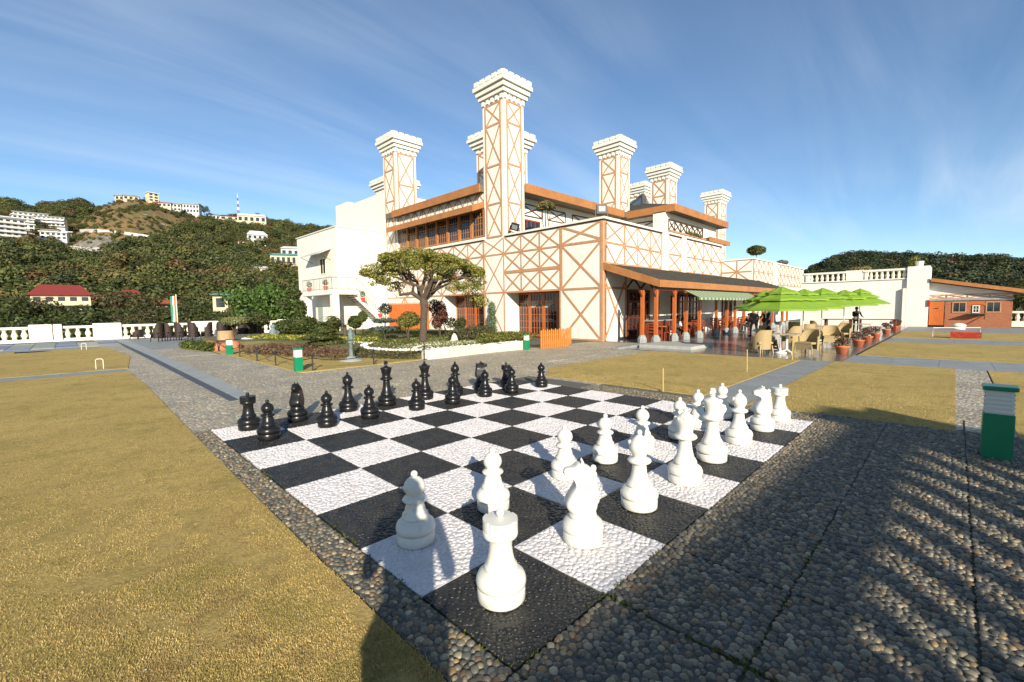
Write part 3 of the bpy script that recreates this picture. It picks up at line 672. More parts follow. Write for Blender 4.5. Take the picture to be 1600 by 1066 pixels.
# coping
MB().box(XF-.12, YF-.12, 6.42, XF+.34, 19.0, 6.54).box(XF-.12, 21.02, 6.42, XF+.2, 31.9, 6.6).box(XF+.34, YF-.12, 6.42, 35.2, YF+.34, 6.54).build('coping', M_trim, club)
MB().box(XF-.05, YF-.05, 6.35, XF+.1, 19.0, 6.42).box(XF-.05, 21.02, 6.35, XF+.1, 31.9, 6.42).box(XF+.1, YF-.05, 6.35, 35.1, YF+.1, 6.42).build('coping_shadow_strip', M_darkx, club)  # dark strip painted in for the shadow below the coping
# ---- timbers, front wall
T = lambda a, b, w=.13: timber(fac, 'x', XF, a, b, w)
T((YF+.09, 0), (YF+.09, 6.35), .18); T((14.52, 2.83), (14.52, 6.35), .20); T((14.60, 0), (14.60, 2.83), .10); T((19.2, 0), (19.2, 6.35), .09); T((21.12, 0), (21.12, 6.35), .14)
T((YF+.18, 5.34), (14.42, 5.34), .14); T((YF+.18, 2.86), (14.42, 2.86), .13); T((YF+.18, .06), (14.5, .06), .10)
cross(fac, 'x', XF, YF+.18, 14.42, 5.42, 6.33, .13); cross(fac, 'x', XF, YF+.18, 14.42, 2.95, 5.26, .13); cross(fac, 'x', XF, YF+.18, 14.42, .12, 2.78, .13)
ys = [14.62, 16.13, 17.66, 19.15]
for y in ys[1:3]: T((y, 2.86), (y, 6.33), .09)
for z, w in ((5.33, .11), (4.14, .20), (2.86, .12)): T((14.62, z), (19.15, z), w)
for a, b in zip(ys, ys[1:]):
    for z0, z1 in ((5.38, 6.33), (4.24, 5.27), (2.93, 4.03)): cross(fac, 'x', XF, a+.04, b-.04, z0, z1, .10)
for z in (5.33, 2.86): T((19.24, z), (21.05, z), .12)
for z0, z1 in ((5.4, 6.33), (2.93, 5.26), (.05, 2.79)): cross(fac, 'x', XF, 19.26, 21.03, z0, z1, .10)
ys = [21.2+k*1.585 for k in range(9)]
for y in ys[1:]: T((y, 2.86), (y, 6.33), .09)
for z, w in ((5.33, .11), (4.14, .16), (2.86, .12)): T((21.2, z), (33.88, z), w)
for a, b in zip(ys, ys[1:]):
    for z0, z1 in ((5.4, 6.33), (4.22, 5.26), (2.93, 4.05)): cross(fac, 'x', XF, a+.05, b-.05, z0, z1, .10)
for a, b in ((25.75, 28.4), (28.5, 31.1), (31.2, 33.8)): cross(fac, 'x', XF, a, b, .05, 2.79, .11); T((b+.05, 0), (b+.05, 2.8), .10)
# ---- timbers, side wall above the veranda
U = lambda a, b, w=.12: timber(swo, 'y', YF, a, b, w)
U((XF+.09, 0), (XF+.09, 6.35), .18)
cols = [18.75, 20.7, 22.16, 23.67, 25.05]
for x in cols[1:]: U((x, 4.1), (x, 6.33), .12 if x < 21 else .07)
U((18.8, 5.25), (25.05, 5.18), .11); U((18.8, 4.16), (35.05, 4.12), .12)
cross(swo, 'y', YF, 18.8, 20.62, 5.32, 6.33, .09); U((18.8, 5.18), (19.75, 4.2), .09); U((20.62, 5.18), (19.75, 4.2), .09)
for a, b in zip(cols[1:], cols[2:]):
    for z0, z1 in ((5.26, 6.33), (4.2, 5.14)): cross(swo, 'y', YF, a+.05, b-.05, z0, z1, .08)
for x0, x1 in ((25.1, 25.95), (27.9, 28.55)): MB().box(x0, YF-.1, 3.6, x1, YF, 6.40).build('pilaster', M_wall, club)
for g in ([26.0, 27.86], [28.6, 30.1, 31.55, 33.08, 35.0]):
    U((g[0], 5.18), (g[-1], 5.18), .09)
    for x in g: U((x+.03, 4.2), (x+.03, 6.33), .07)
    for a, b in zip(g, g[1:]):
        for z0, z1 in ((5.24, 6.33), (4.2, 5.12)): cross(swo, 'y', YF, a+.05, b-.05, z0, z1, .08)
# braces under the veranda roof
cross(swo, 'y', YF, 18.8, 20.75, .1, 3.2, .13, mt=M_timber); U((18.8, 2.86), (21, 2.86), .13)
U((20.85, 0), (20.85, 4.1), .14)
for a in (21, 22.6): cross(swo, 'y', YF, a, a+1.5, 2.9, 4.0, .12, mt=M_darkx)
# ---- glazed doors
def glazed(parent, pl, c, u0, u1, z0, z1, nx, nz, fw=.09, bw=.03, depth=.06, sign=-1, mt=M_orange, name='window', glass=None, transom=None):
    def bx(mb, a0, a1, b0, b1, d0, d1):
        if pl == 'x': mb.box(c+sign*d0, a0, b0, c+sign*d1, a1, b1)
        else: mb.box(a0, c+sign*d0, b0, a1, c+sign*d1, b1)
    f = MB(); bx(f, u0, u0+fw, z0, z1, 0, depth); bx(f, u1-fw, u1, z0, z1, 0, depth); bx(f, u0+fw, u1-fw, z0, z0+fw*1.3, 0, depth); bx(f, u0+fw, u1-fw, z1-fw, z1, 0, depth)
    if transom: bx(f, u0+fw, u1-fw, transom-.03, transom+.03, 0, depth*.97)
    fo = f.build(name, mt, parent)
    g = MB(); bx(g, u0+fw*.8, u1-fw*.8, z0+fw, z1-fw*.8, .012, .02); g.build('pane', glass or M_glass, fo)
    for k in range(1, nx):
        b = MB(); u = u0+fw+(u1-u0-2*fw)*k/nx; bx(b, u-bw/2, u+bw/2, z0+fw, z1-fw, .02, depth*.8); b.build('glazing_bar', mt, fo)
    b = MB()
    for k in range(1, nz):
        z = z0+fw+(z1-z0-2*fw)*k/nz; bx(b, u0+fw, u1-fw, z-bw/2, z+bw/2, .02, depth*.74)
    if nz > 1: b.build('glazing_bar', mt, fo)
    return fo
dw = (19.2-14.55)/4
for k in range(4): glazed(club, 'x', XF+1.2, 14.55+k*dw, 14.55+(k+1)*dw, .02, 2.83, 4, 6, .12, transom=2.15, name='garden_door')
dw = (25.7-21.2)/4
for k in range(4): glazed(club, 'x', XF+1.2, 21.2+k*dw, 21.2+(k+1)*dw, .02, 2.83, 4, 6, .12, transom=2.15, name='garden_door')
# pale swagged curtain behind the glass and reflected room
M_curt = mat('curtain', (.5, .45, .38), .9)
for y0 in (16.1, 17.3):
    b = MB()
    for k in range(8):
        ya, yb = y0+k*.13, y0+(k+1)*.13; sag = lambda t: .28*math.sin(math.pi*t)
        b.face([(XF+1.16, ya, 2.3), (XF+1.16, yb, 2.3), (XF+1.16, yb, 2.12-sag((k+1)/8)), (XF+1.16, ya, 2.12-sag(k/8))])
    b.build('curtain', M_curt, club)
# ---- upper storey, front
MB().box(XF+.12, 21.0, 6.5, XF+.4, 31.9, 6.66).box(XF+.12, 21.0, 8.5, XF+.4, 33.9, 9.95).box(XF+.14, 21.0, 6.66, XF+.4, 31.9, 8.5, 1).build('upper_front_wall', [M_wall, M_soffit], club)
uw = (31.85-21.05)/8
for k in range(8):
    y0 = 21.05+k*uw
    glazed(club, 'x', XF+.10, y0+.12, y0+uw-.12, 6.68, 8.45, 4, 4, .07, .035, .05, transom=7.95, name='upper_window', mt=M_timber if k == 7 else M_fascia)
    MB().box(XF-.02, y0-.11, 6.66, XF+.12, y0+.11, 8.47).build('window_post', M_fascia, club)
# zigzag frieze between the two brown boards
fr = MB().box(XF+.06, 21.0, 8.9, XF+.12, 31.9, 9.66); fro = fr.build('frieze', M_wall, club)
k = 21.1
while k < 31.4:
    timber(fro, 'x', XF+.06, (k, 9.0), (k+.55, 9.62), .07); timber(fro, 'x', XF+.06, (k+1.1, 9.0), (k+.55, 9.62), .07); timber(fro, 'x', XF+.06, (k+.55, 9.0), (k+.55, 9.62), .05); k += 1.1
def slopebox(mb, x0, x1, y0, y1, z0, z1, th, m=0):
    """slab sloping along x from z0 at x0 to z1 at x1"""
    mb.raw([(x0, y0, z0-th), (x1, y0, z1-th), (x1, y1, z1-th), (x0, y1, z0-th), (x0, y0, z0), (x1, y0, z1), (x1, y1, z1), (x0, y1, z0)], [(0,3,2,1),(4,5,6,7),(0,1,5,4),(1,2,6,5),(2,3,7,6),(3,0,4,7)], m)
c1 = MB(); slopebox(c1, 17.66, XF+.1, 21.12, 31.93, 8.52, 8.98, .06); cn = c1.build('window_canopy', M_shingle, club)
MB().box(17.6, 21.04, 8.18, 17.66, 31.98, 8.58).build('fascia_board', M_fascia, cn)
for y in (21.04, 31.93):
    b = MB(); slopebox(b, 17.66, XF+.06, y, y+.05, 8.58, 8.98, .4); b.build('fascia_board', M_fascia, cn)
# main roof slab with fascia boards
MB().box(XF+.1, 20.3, 6.5, 34.0, 20.55, 9.6).build('upper_side_wall', M_wall, club)
roof = MB().box(18.28, 21.02, 9.55, 34.2, 33.2, 9.98).box(20.45, 18.95, 9.55, 34.0, 21.02, 9.98).build('flat_roof', M_soffit, club)
MB().box(18.2, 20.98, 9.5, 18.28, 32.05, 10.04).build('fascia_board', M_fascia, roof)
MB().box(20.42, 18.87, 9.46, 32.7, 18.95, 10.03).build('fascia_board', M_fascia, roof)
MB().box(18.28, 31.97, 9.5, 20, 32.05, 10.04).build('fascia_board', M_fascia, roof)
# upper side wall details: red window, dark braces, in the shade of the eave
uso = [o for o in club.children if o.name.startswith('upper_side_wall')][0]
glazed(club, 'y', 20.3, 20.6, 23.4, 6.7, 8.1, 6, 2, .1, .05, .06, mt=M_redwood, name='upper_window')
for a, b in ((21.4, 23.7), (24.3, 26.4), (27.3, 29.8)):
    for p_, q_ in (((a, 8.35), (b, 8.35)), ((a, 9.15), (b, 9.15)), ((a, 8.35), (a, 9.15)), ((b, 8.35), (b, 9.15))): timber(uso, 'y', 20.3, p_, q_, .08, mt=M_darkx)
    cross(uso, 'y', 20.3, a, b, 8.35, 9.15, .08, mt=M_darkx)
# ---- second upper volume
v2 = MB().box(34.3, 15.6, 5.45, 44.4, 25, 9.55).box(33.4, 15.55, 5.45, 34.3, 16.6, 9.55).build('upper_room', M_wall, club)
MB().box(33.48, 14.83, 9.5, 45.2, 26, 9.95).build('upper_roof_slab', M_soffit, club)
rf = MB(); a0, a1, b0, b1, zt = 33.45, 45.25, 14.8, 27.0, 9.98
rf.raw([(a0, b0, zt), (a1, b0, zt), (a1, b1, zt), (a0, b1, zt), (38.4, 20.3, 11.75), (40.3, 20.3, 11.75)], [(0, 1, 5, 4), (1, 2, 5), (2, 3, 4, 5), (3, 0, 4)]); rfo = rf.build('hip_roof', M_shingle, club)
for x0, y0, x1, y1 in ((33.4, 14.75, 45.3, 14.83), (33.4, 14.83, 33.48, 20.6), (45.22, 14.83, 45.3, 26)): MB().box(x0, y0, 9.47, x1, y1, 10.04).build('fascia_board', M_fascia, rfo)
W = lambda a, b, w=.10: timber(v2, 'y', 15.55, a, b, w, mt=M_darkx)
for p_, q_ in (((34.0, 8.12), (41.0, 8.12)), ((34.0, 9.0), (41.0, 9.0)), ((34.0, 8.12), (34.0, 9.0)), ((41.0, 8.12), (41.0, 9.0))): W(p_, q_)
for k in range(6):
    a = 34.05+k*1.15; cross(v2, 'y', 15.55, a, a+1.13, 8.17, 8.95, .08, mt=M_darkx); W((a+1.14, 8.15), (a+1.14, 8.98), .05)
MB().box(33.8, 15.3, 7.95, 41.2, 15.56, 8.07).build('window_ledge', M_timber, v2)
for a, b in ((16.8, 19.9),):
    for p_, q_ in (((a, 8.2), (b, 8.2)), ((a, 9.1), (b, 9.1)), ((a, 8.2), (a, 9.1)), ((b, 8.2), (b, 9.1))): timber(v2, 'x', 34.3, p_, q_, .09, mt=M_darkx)
    cross(v2, 'x', 34.3, a, b, 8.2, 9.1, .09, mt=M_darkx)
c2 = MB().box(41.3, 15.05, 7.9, 46.4, 17, 8.2).build('side_canopy', M_soffit, club); MB().box(41.2, 14.97, 7.85, 46.5, 15.05, 8.26).build('fascia_board', M_fascia, c2)
MB().box(44.4, 15.6, 5.45, 46, 22, 7.85).build('link_wall', M_wall, club)
# ---- far block
B2y, B2x = 12.6, 46.0
fb = MB().box(B2x, B2y, 0, 66, 24, 6.3).build('far_wing_wall', M_wall, club)
MB().box(B2x-.12, B2y-.12, 6.3, 66.1, 24, 6.44).build('coping', M_trim, club)
V = lambda a, b, w=.14: timber(fb, 'y', B2y, a, b, w)
xs = [46.1+k*1.55 for k in range(13)]
V((46.08, 0), (46.08, 6.3), .2); V((46.2, 5.15), (64.7, 5.15), .10); V((46.2, 4.05), (64.7, 4.05), .12)
for a, b in zip(xs, xs[1:]):
    if abs(a-52.3) < .1: MB().box(a, B2y-.1, 3.8, b, B2y, 6.28).build('pilaster', M_wall, club); continue
    V((b, 4.1), (b, 6.25), .07)
    for z0, z1 in ((5.2, 6.22), (4.1, 5.1)): cross(fb, 'y', B2y, a+.05, b-.05, z0, z1, .09)
X2 = lambda a, b, w=.13: timber(fb, 'x', B2x, a, b, w)
X2((15.6, 0), (15.6, 6.25)); X2((14.1, 4), (14.1, 6.25), .1); X2((12.75, 5.15), (18.6, 5.15)); X2((12.75, 4.05), (18.6, 4.05))
for a, b in ((12.75, 15.5), (15.65, 18.5)): cross(fb, 'x', B2x, a, b, 4.1, 6.22, .13)
# ---- chimneys
def chimney(x, y, wx, wy, z0, detail, faces, k=1.0):
    """near corner (x,y); k scales the cap"""
    ch = MB().box(x, y, z0, x+wx, y+wy, 15.2).build('chimney', M_wall, club)
    lv = [(14.98, 15.28, .10), (15.28, 15.55, .20), (15.55, 15.85, .32), (15.85, 16.15, .45)]
    b = MB()
    for a, c_, o in lv[1:]:
        o *= k; b.box(x-o, y-o, a, x+wx+o, y+wy+o, c_-.05); o2 = o-.05; b.box(x-o2, y-o2, c_-.05, x+wx+o2, y+wy+o2, c_)
    b.box(x-.03, y-.03, 14.9, x+wx+.03, y+wy+.03, 15.28)
    b.build('cornice', M_trim, ch)
    def blocks(nm, zz0, zz1, off, n, w, dd):
        j = MB(); L = []
        for s in range(n):
            for side in range(4):
                tot = (wx if side % 2 == 0 else wy)+2*off; u = -off+tot*(s+.5)/n-w/2
                if side == 0: q = (x+u, y-off, x+u+w, y-off+dd)
                elif side == 2: q = (x+u, y+wy+off-dd, x+u+w, y+wy+off)
                elif side == 1: q = (x+wx+off-dd, y+u, x+wx+off, y+u+w)
                else: q = (x-off, y+u, x-off+dd, y+u+w)
                L.append(q)
        for q in L:
            if detail >= 2: MB().box(q[0], q[1], zz0, q[2], q[3], zz1).build(nm, M_trim, ch)
            else: j.box(q[0], q[1], zz0, q[2], q[3], zz1)
        if detail < 2: j.build(nm, M_trim, ch)
    off = .45*k-.02; nn = 5; tot = wx+2*off
    blocks('merlon', 16.15, 16.42, off, nn, tot/nn*.7, .3)
    blocks('dentil', 14.95, 15.26, .10, 5, (wx+.2)/5*.55, .11)
    # cross bracing
    j = MB()
    def strip(pl, c, a, b_, w=.10, th=.03):
        w *= 1.3
        if detail >= 1: timber(ch, pl, c, a, b_, w, th=th)
        else:
            t = th+jit()*3; off_ = -(t/2-.006)
            if pl == 'x': j.bar((c+off_, a[0], a[1]), (c+off_, b_[0], b_[1]), w, t, (1, 0, 0))
            else: j.bar((a[0], c+off_, a[1]), (b_[0], c+off_, b_[1]), w, t, (0, 1, 0))
    for pl, c, u0, u1, zs in faces(x, y, wx, wy):
        for z in zs: strip(pl, c, (u0, z), (u1, z))
        strip(pl, c, (u0, zs[0]), (u0, zs[-1]), .09, .034); strip(pl, c, (u1, zs[0]), (u1, zs[-1]), .09, .034)
        for za, zb in zip(zs, zs[1:]):
            strip(pl, c, (u0+.03, za-.03), (u1-.03, zb+.03), .085, .022); strip(pl, c, (u1-.03, za-.03), (u0+.03, zb+.03), .085, .026)
    if detail < 1: j.build('timber_frame', M_timber, ch)
    return ch
ZS = [14.85, 13.55, 11.0, 8.6, 6.5]
both = lambda zs1, zs2=None, i=.28: (lambda x, y, wx, wy: [('x', x, y+i, y+wy-i, zs1), ('y', y, x+i, x+wx-i, zs2 or zs1)])
chimney(18.61, 19.03, 1.82, 1.95, 0.0, 2, both(ZS))
for yy in (19.03,): pass
chimney(18.60, 31.93, 2.0, 1.95, 0.0, 2, both(ZS, [14.85, 12.3, 9.9], .25))
chimney(32.95, 19.60, 1.85, 1.95, 5.4, 1, both([14.85, 13.5, 11.0, 9.6]))
chimney(43.05, 19.95, 1.95, 1.95, 5.4, 0, both([14.85, 13.3, 11.0, 8.8]))
chimney(57.95, 20.2, 2.1, 1.95, 4, 0, both([14.85, 13.3, 11.0, 8.6, 6.5]))
chimney(47.3, 25.0, 3.4, 3.4, 5, 0, both([14.85, 13.3, 11.0]))
chimney(24.1, 24.9, 3.0, 3.1, 5, 0, both([14.85, 13.3, 11.0, 8.6]), 1.3)
chimney(24.4, 42.8, 3.0, 3.0, 5, 0, both([14.85, 13.3, 11.0]), 1.3)
# ---- white west wing with outside stair
wing = thing('white_wing', 'plain white wing with outside stair and landing left of the timbered clubhouse', 'building', (0, 0, 0))
wl = MB().box(14.21, 33.95, 0, 22, 42.3, 8.55).box(18.66, 33.95, 8.55, 26, 41.1, 12.05).box(18.66, 41.1, 8.55, 26, 43.7, 12.45).build('wall', M_wall, wing)
MB().box(14.13, 33.87, 8.55, 22.0, 42.38, 8.63).build('roof_edge', M_trim, wing)
lines = MB()
for k in range(18): lines.box(18.655, 34.0, 8.8+k*.18, 18.67, 41.05, 8.81+k*.18)
lines.build('board_lines', mat('wall_groove', (.6, .56, .47), .8), wing)
# window, shutters, awning, side panel
glazed(wing, 'x', 14.21, 36.0, 37.2, 4.9, 6.3, 2, 1, .08, .04, .05, mt=M_wall2, name='window')
MB().box(14.19, 34.95, 4.7, 14.22, 36.0, 6.7).build('cream_panel', M_wall2, wing)
b = MB(); b.raw([(14.2, 34.9, 6.95), (14.2, 38.9, 6.95), (13.2, 38.9, 6.5), (13.2, 34.9, 6.5), (14.2, 34.9, 6.89), (14.2, 38.9, 6.89), (13.2, 38.9, 6.44), (13.2, 34.9, 6.44)], [(0,1,2,3),(7,6,5,4),(0,4,5,1),(1,5,6,2),(2,6,7,3),(3,7,4,0)]); b.build('awning', mat('awning_sheet', (.45, .47, .42), .6), wing)
b = MB()
for y in (35.0, 38.8): b.bar((14.2, y, 6.0), (13.25, y, 6.45), .03)
b.build('awning_bracket', M_iron, wing)
MB().box(14.17, 37.0, 0, 14.22, 38.0, 2.2).build('door', mat('grey_green_door', (.3, .33, .28), .6), wing)
glazed(wing, 'x', 14.21, 34.6, 35.4, .9, 2.2, 2, 1, .07, .04, .04, mt=M_wall2, name='window')
MB().box(12.9, 32.0, 3.1, 14.2, 38.0, 3.45).box(14.2, 32.0, 3.1, 14.9, 33.94, 3.45).build('landing', M_wall, wing)
for x, y in ((12.95, 32.05), (12.95, 37.4)): MB().box(x, y, 0, x+.5, y+.5, 3.1).build('landing_post', M_wall, wing)
st = MB(); n = 18
for k in range(n):
    x0 = 14.9+k*(18.3-14.9)/n; zt = 3.45-(k+1)*3.3/n; st.box(x0-.02, 32.5, zt-.22, x0+.30, 33.9, zt-.12)
sto = st.build('stair', mat('stair_concrete', (.42, .40, .34), .8, (.3, .28, .24), 2, .7), wing)
b = MB(); b.raw([(14.8, 32.48, 3.3), (18.4, 32.48, -.1), (18.4, 32.48, -.35), (14.8, 32.48, 3.0), (14.8, 32.6, 3.3), (18.4, 32.6, -.1), (18.4, 32.6, -.35), (14.8, 32.6, 3.0)], [(0,1,2,3),(7,6,5,4),(0,4,5,1),(3,2,6,7)]); b.build('stringer', M_wall, wing)
MB().box(17.3, 32.45, 0, 18.55, 33.9, 1.0).build('stair_base', M_wall, wing)
rl = MB(); M_rail = mat('rail_paint', (.28, .26, .22), .5)
pr_ = [Vector((12.95, 37.9, 3.45)), Vector((12.95, 32.1, 3.45)), Vector((14.9, 32.1, 3.45)), Vector((18.3, 32.5, .35))]
for a, b_ in zip(pr_, pr_[1:]):
    rl.tube([a+Vector((0, 0, .95)), b_+Vector((0, 0, .95))], .03, 5); rl.tube([a+Vector((0, 0, .1)), b_+Vector((0, 0, .1))], .02, 5)
    n = int((b_-a).length/.28)
    for k in range(n+1): q = a.lerp(b_, k/n); rl.tube([q, q+Vector((0, 0, .95))], .012 if k % 4 else .025, 4)
rl.build('railing', M_rail, wing)
# ---- veranda
ver = MB(); vx0, vx1, ye, zw, zec = XF, 44.4, 8.67, 4.12, 3.06
ver.raw([(vx0, YF, zw), (vx1, YF, zw), (vx1, ye, zec), (vx0, ye, zec), (vx0, YF, zw-.08), (vx1, YF, zw-.08), (vx1, ye, zec-.08), (vx0, ye, zec-.08)], [(3,2,1,0),(4,5,6,7),(0,4,7,3),(2,6,5,1)])
vr = ver.build('veranda_roof', M_shingle, club)
# shingle courses with a lip each
nc = 16
for k in range(nc):
    t0, t1 = k/nc, (k+1)/nc; ya, yb = YF+(ye-YF)*t0, YF+(ye-YF)*t1; za, zb = zw+(zec-zw)*t0, zw+(zec-zw)*t1
    b = MB(); x = vx0
    while x < vx1:
        x2 = min(vx1, x+rnd.uniform(.3, .5)); q = rnd.uniform(0, .012)
        b.raw([(x+.005, ya, za+.004), (x2-.005, ya, za+.004), (x2-.005, yb-.01, zb+.03+q), (x+.005, yb-.01, zb+.03+q), (x+.005, yb-.01, zb), (x2-.005, yb-.01, zb)], [(0, 3, 2, 1), (3, 4, 5, 2)]); x = x2
    b.build('shingle_course', M_shingle, vr)
x = vx0
while x < vx1-.1:
    x2 = min(vx1, x+3.1); MB().box(x+.004, ye-.06, zec-.30, x2-.004, ye, zec+.05).build('fascia_board', M_fascia, vr); x = x2
b = MB(); b.raw([(vx0-.02, YF, zw+.06), (vx0-.02, ye-.06, zec+.06), (vx0-.02, ye-.06, zec-.30), (vx0-.02, YF, zw-.32), (vx0+.05, YF, zw+.06), (vx0+.05, ye-.06, zec+.06), (vx0+.05, ye-.06, zec-.30), (vx0+.05, YF, zw-.32)], [(0,1,2,3),(7,6,5,4),(0,4,5,1),(2,6,7,3),(1,5,6,2)]); b.build('fascia_board', M_fascia, vr)
b = MB()
for k in range(18): x = vx0+.3+k*1.45; b.bar((x, YF-.02, zw-.16), (x, ye+.02, zec-.16), .08, .12)
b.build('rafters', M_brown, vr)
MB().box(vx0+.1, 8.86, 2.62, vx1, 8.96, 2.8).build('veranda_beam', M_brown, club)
pp = (1008.3, 1028.1, 1053.6, 1071.5, 1092.8, 1119, 1135.5, 1148.2, 1162.5, 1176.6, 1191.2, 1207, 1222.7, 1229.5, 1243.6, 1251)
post0 = None
for k, px in enumerate(pp):
    x, y = YP(8.9, px, 500).x, 8.9
    if k == 0: x, y = 18.8, 9.55
    if k == 1: x = 18.95
    if x > 44: break
    if post0 is None:
        post0 = MB().box(-.075, -.075, .34, .075, .075, 2.64).mesh('veranda_post', M_orange)
        base0 = MB().lathe([(.235, 0), (.235, .22), (.15, .38), (.12, .42)], n=8).mesh('post_base', M_stone)
        br0 = MB().bar((0, 0, 2.25), (.35, 0, 2.62), .06).bar((0, 0, 2.25), (-.35, 0, 2.62), .06).mesh('post_bracket', M_brown)
    p = link('veranda_post', post0, club, (x, y, 0)); link('post_base', base0, p); link('post_bracket', br0, p)
# wall behind the veranda beyond the near block, doors and pictures
MB().box(35.1, YF, 0, 46, YF+.2, 4.1).build('veranda_wall', M_wall, club)
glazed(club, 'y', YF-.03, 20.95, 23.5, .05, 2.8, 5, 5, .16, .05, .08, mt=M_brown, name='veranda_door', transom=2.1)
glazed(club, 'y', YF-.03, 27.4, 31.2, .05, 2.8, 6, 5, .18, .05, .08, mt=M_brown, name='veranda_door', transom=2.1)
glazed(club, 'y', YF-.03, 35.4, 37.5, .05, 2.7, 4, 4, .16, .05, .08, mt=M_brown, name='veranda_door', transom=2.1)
M_photo = mat('photo_print', (.35, .34, .32), .5, (.05, .05, .05), 9, 1)
for x in (24.6, 26.7):
    p = MB().box(x-.22, YF-.05, 1.0, x+.22, YF-.01, 2.5).build('picture_frame', M_black, club)
    for k in range(4): MB().box(x-.16, YF-.058, 1.06+k*.36, x+.16, YF-.05, 1.35+k*.36).build('picture', M_photo, p)
# striped awning below the eave
b = MB(); aw = [mat('awning_green', (.10, .20, .06), .8), mat('awning_cream', (.40, .42, .30), .8)]
n = 40; xa, xb = 21.4, 31.5
for k in range(n):
    x, x2 = xa+(xb-xa)*k/n, xa+(xb-xa)*(k+1)/n; s = -.55
    b.raw([(x, 8.62, 2.66), (x2, 8.62, 2.66), (x2+s, 7.6, 2.25), (x+s, 7.6, 2.25), (x, 8.62, 2.65), (x2, 8.62, 2.65), (x2+s, 7.6, 2.24), (x+s, 7.6, 2.24), (x+s, 7.6, 2.13), (x2+s, 7.6, 2.13)], [(3,2,1,0),(4,5,6,7),(3,8,9,2)], k % 2)
tag(b.build('striped_awning', aw), 'green and cream striped awning let down from the veranda eave', 'awning')
# stone step slab in front of the first posts
tag(bevel(MB().box(16.6, 6.15, 0, 18.9, 8.5, .14).build('stone_step', mat('pale_slab', (.42, .42, .37), .7, (.3, .3, .25), 3, .8), None), .01), 'pale stone slab step at the near corner of the veranda', 'step')
MB().box(18.65, 8.6, -.02, 44.4, 11.7, .02).build('veranda_floor', M_slate, club)
for k in range(4): bevel(MB().box(15.1+k*.9, 8.65, 0, 15.97+k*.9, 8.95, .10).build('kerb_stone', M_conc, path), .01)
# roof lamps
def floodlight(loc, rz, lb, s=1.0):
    t = thing('floodlight', lb, 'floodlight', loc, rz, 'black floodlights on the parapet')
    MB().box(-.26*s, -.10*s, .18*s, .26*s, .06*s, .62*s).build('housing', M_iron, t)
    MB().box(-.17*s, -.13*s, .27*s, .17*s, -.10*s, .54*s).build('glass', mat('lamp_glass', (.22, .24, .24), .2), t)
    MB().bar((-.3*s, 0, .0), (-.3*s, 0, .42*s), .04).bar((.3*s, 0, 0), (.3*s, 0, .42*s), .04).bar((-.3*s, 0, .02), (.3*s, 0, .02), .05).build('bracket', M_iron, t)
    return t
floodlight((18.8, 11.95, 6.54), -.75, 'large black floodlight on the parapet corner of the clubhouse', 1.05)
o = floodlight((18.7, 18.35, 6.56), -.9, 'small black floodlight at the foot of the tallest chimney'); o.rotation_euler = (.5, .3, -.9)
# ================================================================= RIGHT SIDE
rw = thing('terrace_wall', 'long white rendered wall with balustrade closing the terrace behind the parasols', 'wall', (0, 0, 0))
MB().box(45.3, 1.3, 0, 48.5, 8.4, 3.72).box(45.1, 0.02, 0, 48.5, 1.3, 4.66).box(45.25, 4.05, 3.72, 48.5, 5.2, 4.62).box(45.25, 8.25, 3.72, 48, 8.5, 4.6).build('wall', M_wall, rw)
MB().box(45.2, 1.3, 3.72, 45.55, 8.4, 3.80).build('sill', M_trim, rw)
MB().box(45.2, 1.3, 4.42, 45.55, 4.05, 4.58).box(45.2, 5.2, 4.42, 45.55, 8.25, 4.58).build('top_rail', M_trim, rw)
balm = MB().lathe([(.12, 0), (.12, .05), (.07, .09), (.12, .2), (.135, .27), (.085, .42), (.07, .5), (.12, .56), (.12, .62)], n=10).mesh('baluster', M_wall2, True)
for k in range(8): link('baluster', balm, rw, (45.37, 5.38+k*.38, 3.80))
for k in range(8): link('baluster', balm, rw, (45.37, 1.48+k*.345, 3.80))
MB().box(45.02, 1.32, 0, 45.3, 1.52, 3.0).build('wall_recess_post', M_trim, rw)
MB().box(45.02, -.02, 1.55, 45.1, .08, 2.05).build('red_box', mat('red_box', (.35, .02, .02), .5), rw)
ph = thing('plant_tub', 'white tub with yellow-green shrub on top of the tall wall end', 'plant pot', (45.6, .65, 4.66))
MB().lathe([(.22, 0), (.28, .4)], n=10).build('tub', M_trim, ph)
# brick house
M_brick = bpy.data.materials.new('brick_wall'); M_brick.use_nodes = True; nt = M_brick.node_tree; bb = nt.nodes['Principled BSDF']; bb.inputs['Roughness'].default_value = .85
g = nt.nodes.new('ShaderNodeNewGeometry'); sx = nt.nodes.new('ShaderNodeSeparateXYZ'); cx = nt.nodes.new('ShaderNodeCombineXYZ'); bt_ = nt.nodes.new('ShaderNodeTexBrick')
nt.links.new(g.outputs['Position'], sx.inputs[0]); nt.links.new(sx.outputs[1], cx.inputs[0]); nt.links.new(sx.outputs[2], cx.inputs[1]); nt.links.new(cx.outputs[0], bt_.inputs[0])
bt_.inputs['Color1'].default_value = (.36, .11, .035, 1); bt_.inputs['Color2'].default_value = (.26, .07, .025, 1); bt_.inputs['Mortar'].default_value = (.35, .22, .15, 1); bt_.inputs['Scale'].default_value = 4.2; bt_.inputs['Mortar Size'].default_value = .018
nt.links.new(bt_.outputs[0], bb.inputs['Base Color'])
bh = thing('brick_house', 'low red brick house with sloping brown roof edge and orange door at far right', 'house', (0, 0, 0))
bw = MB(); bw.box(42, -4.1, 0, 42.2, -0.95, 1.95).build('brick_wall', M_brick, bh)
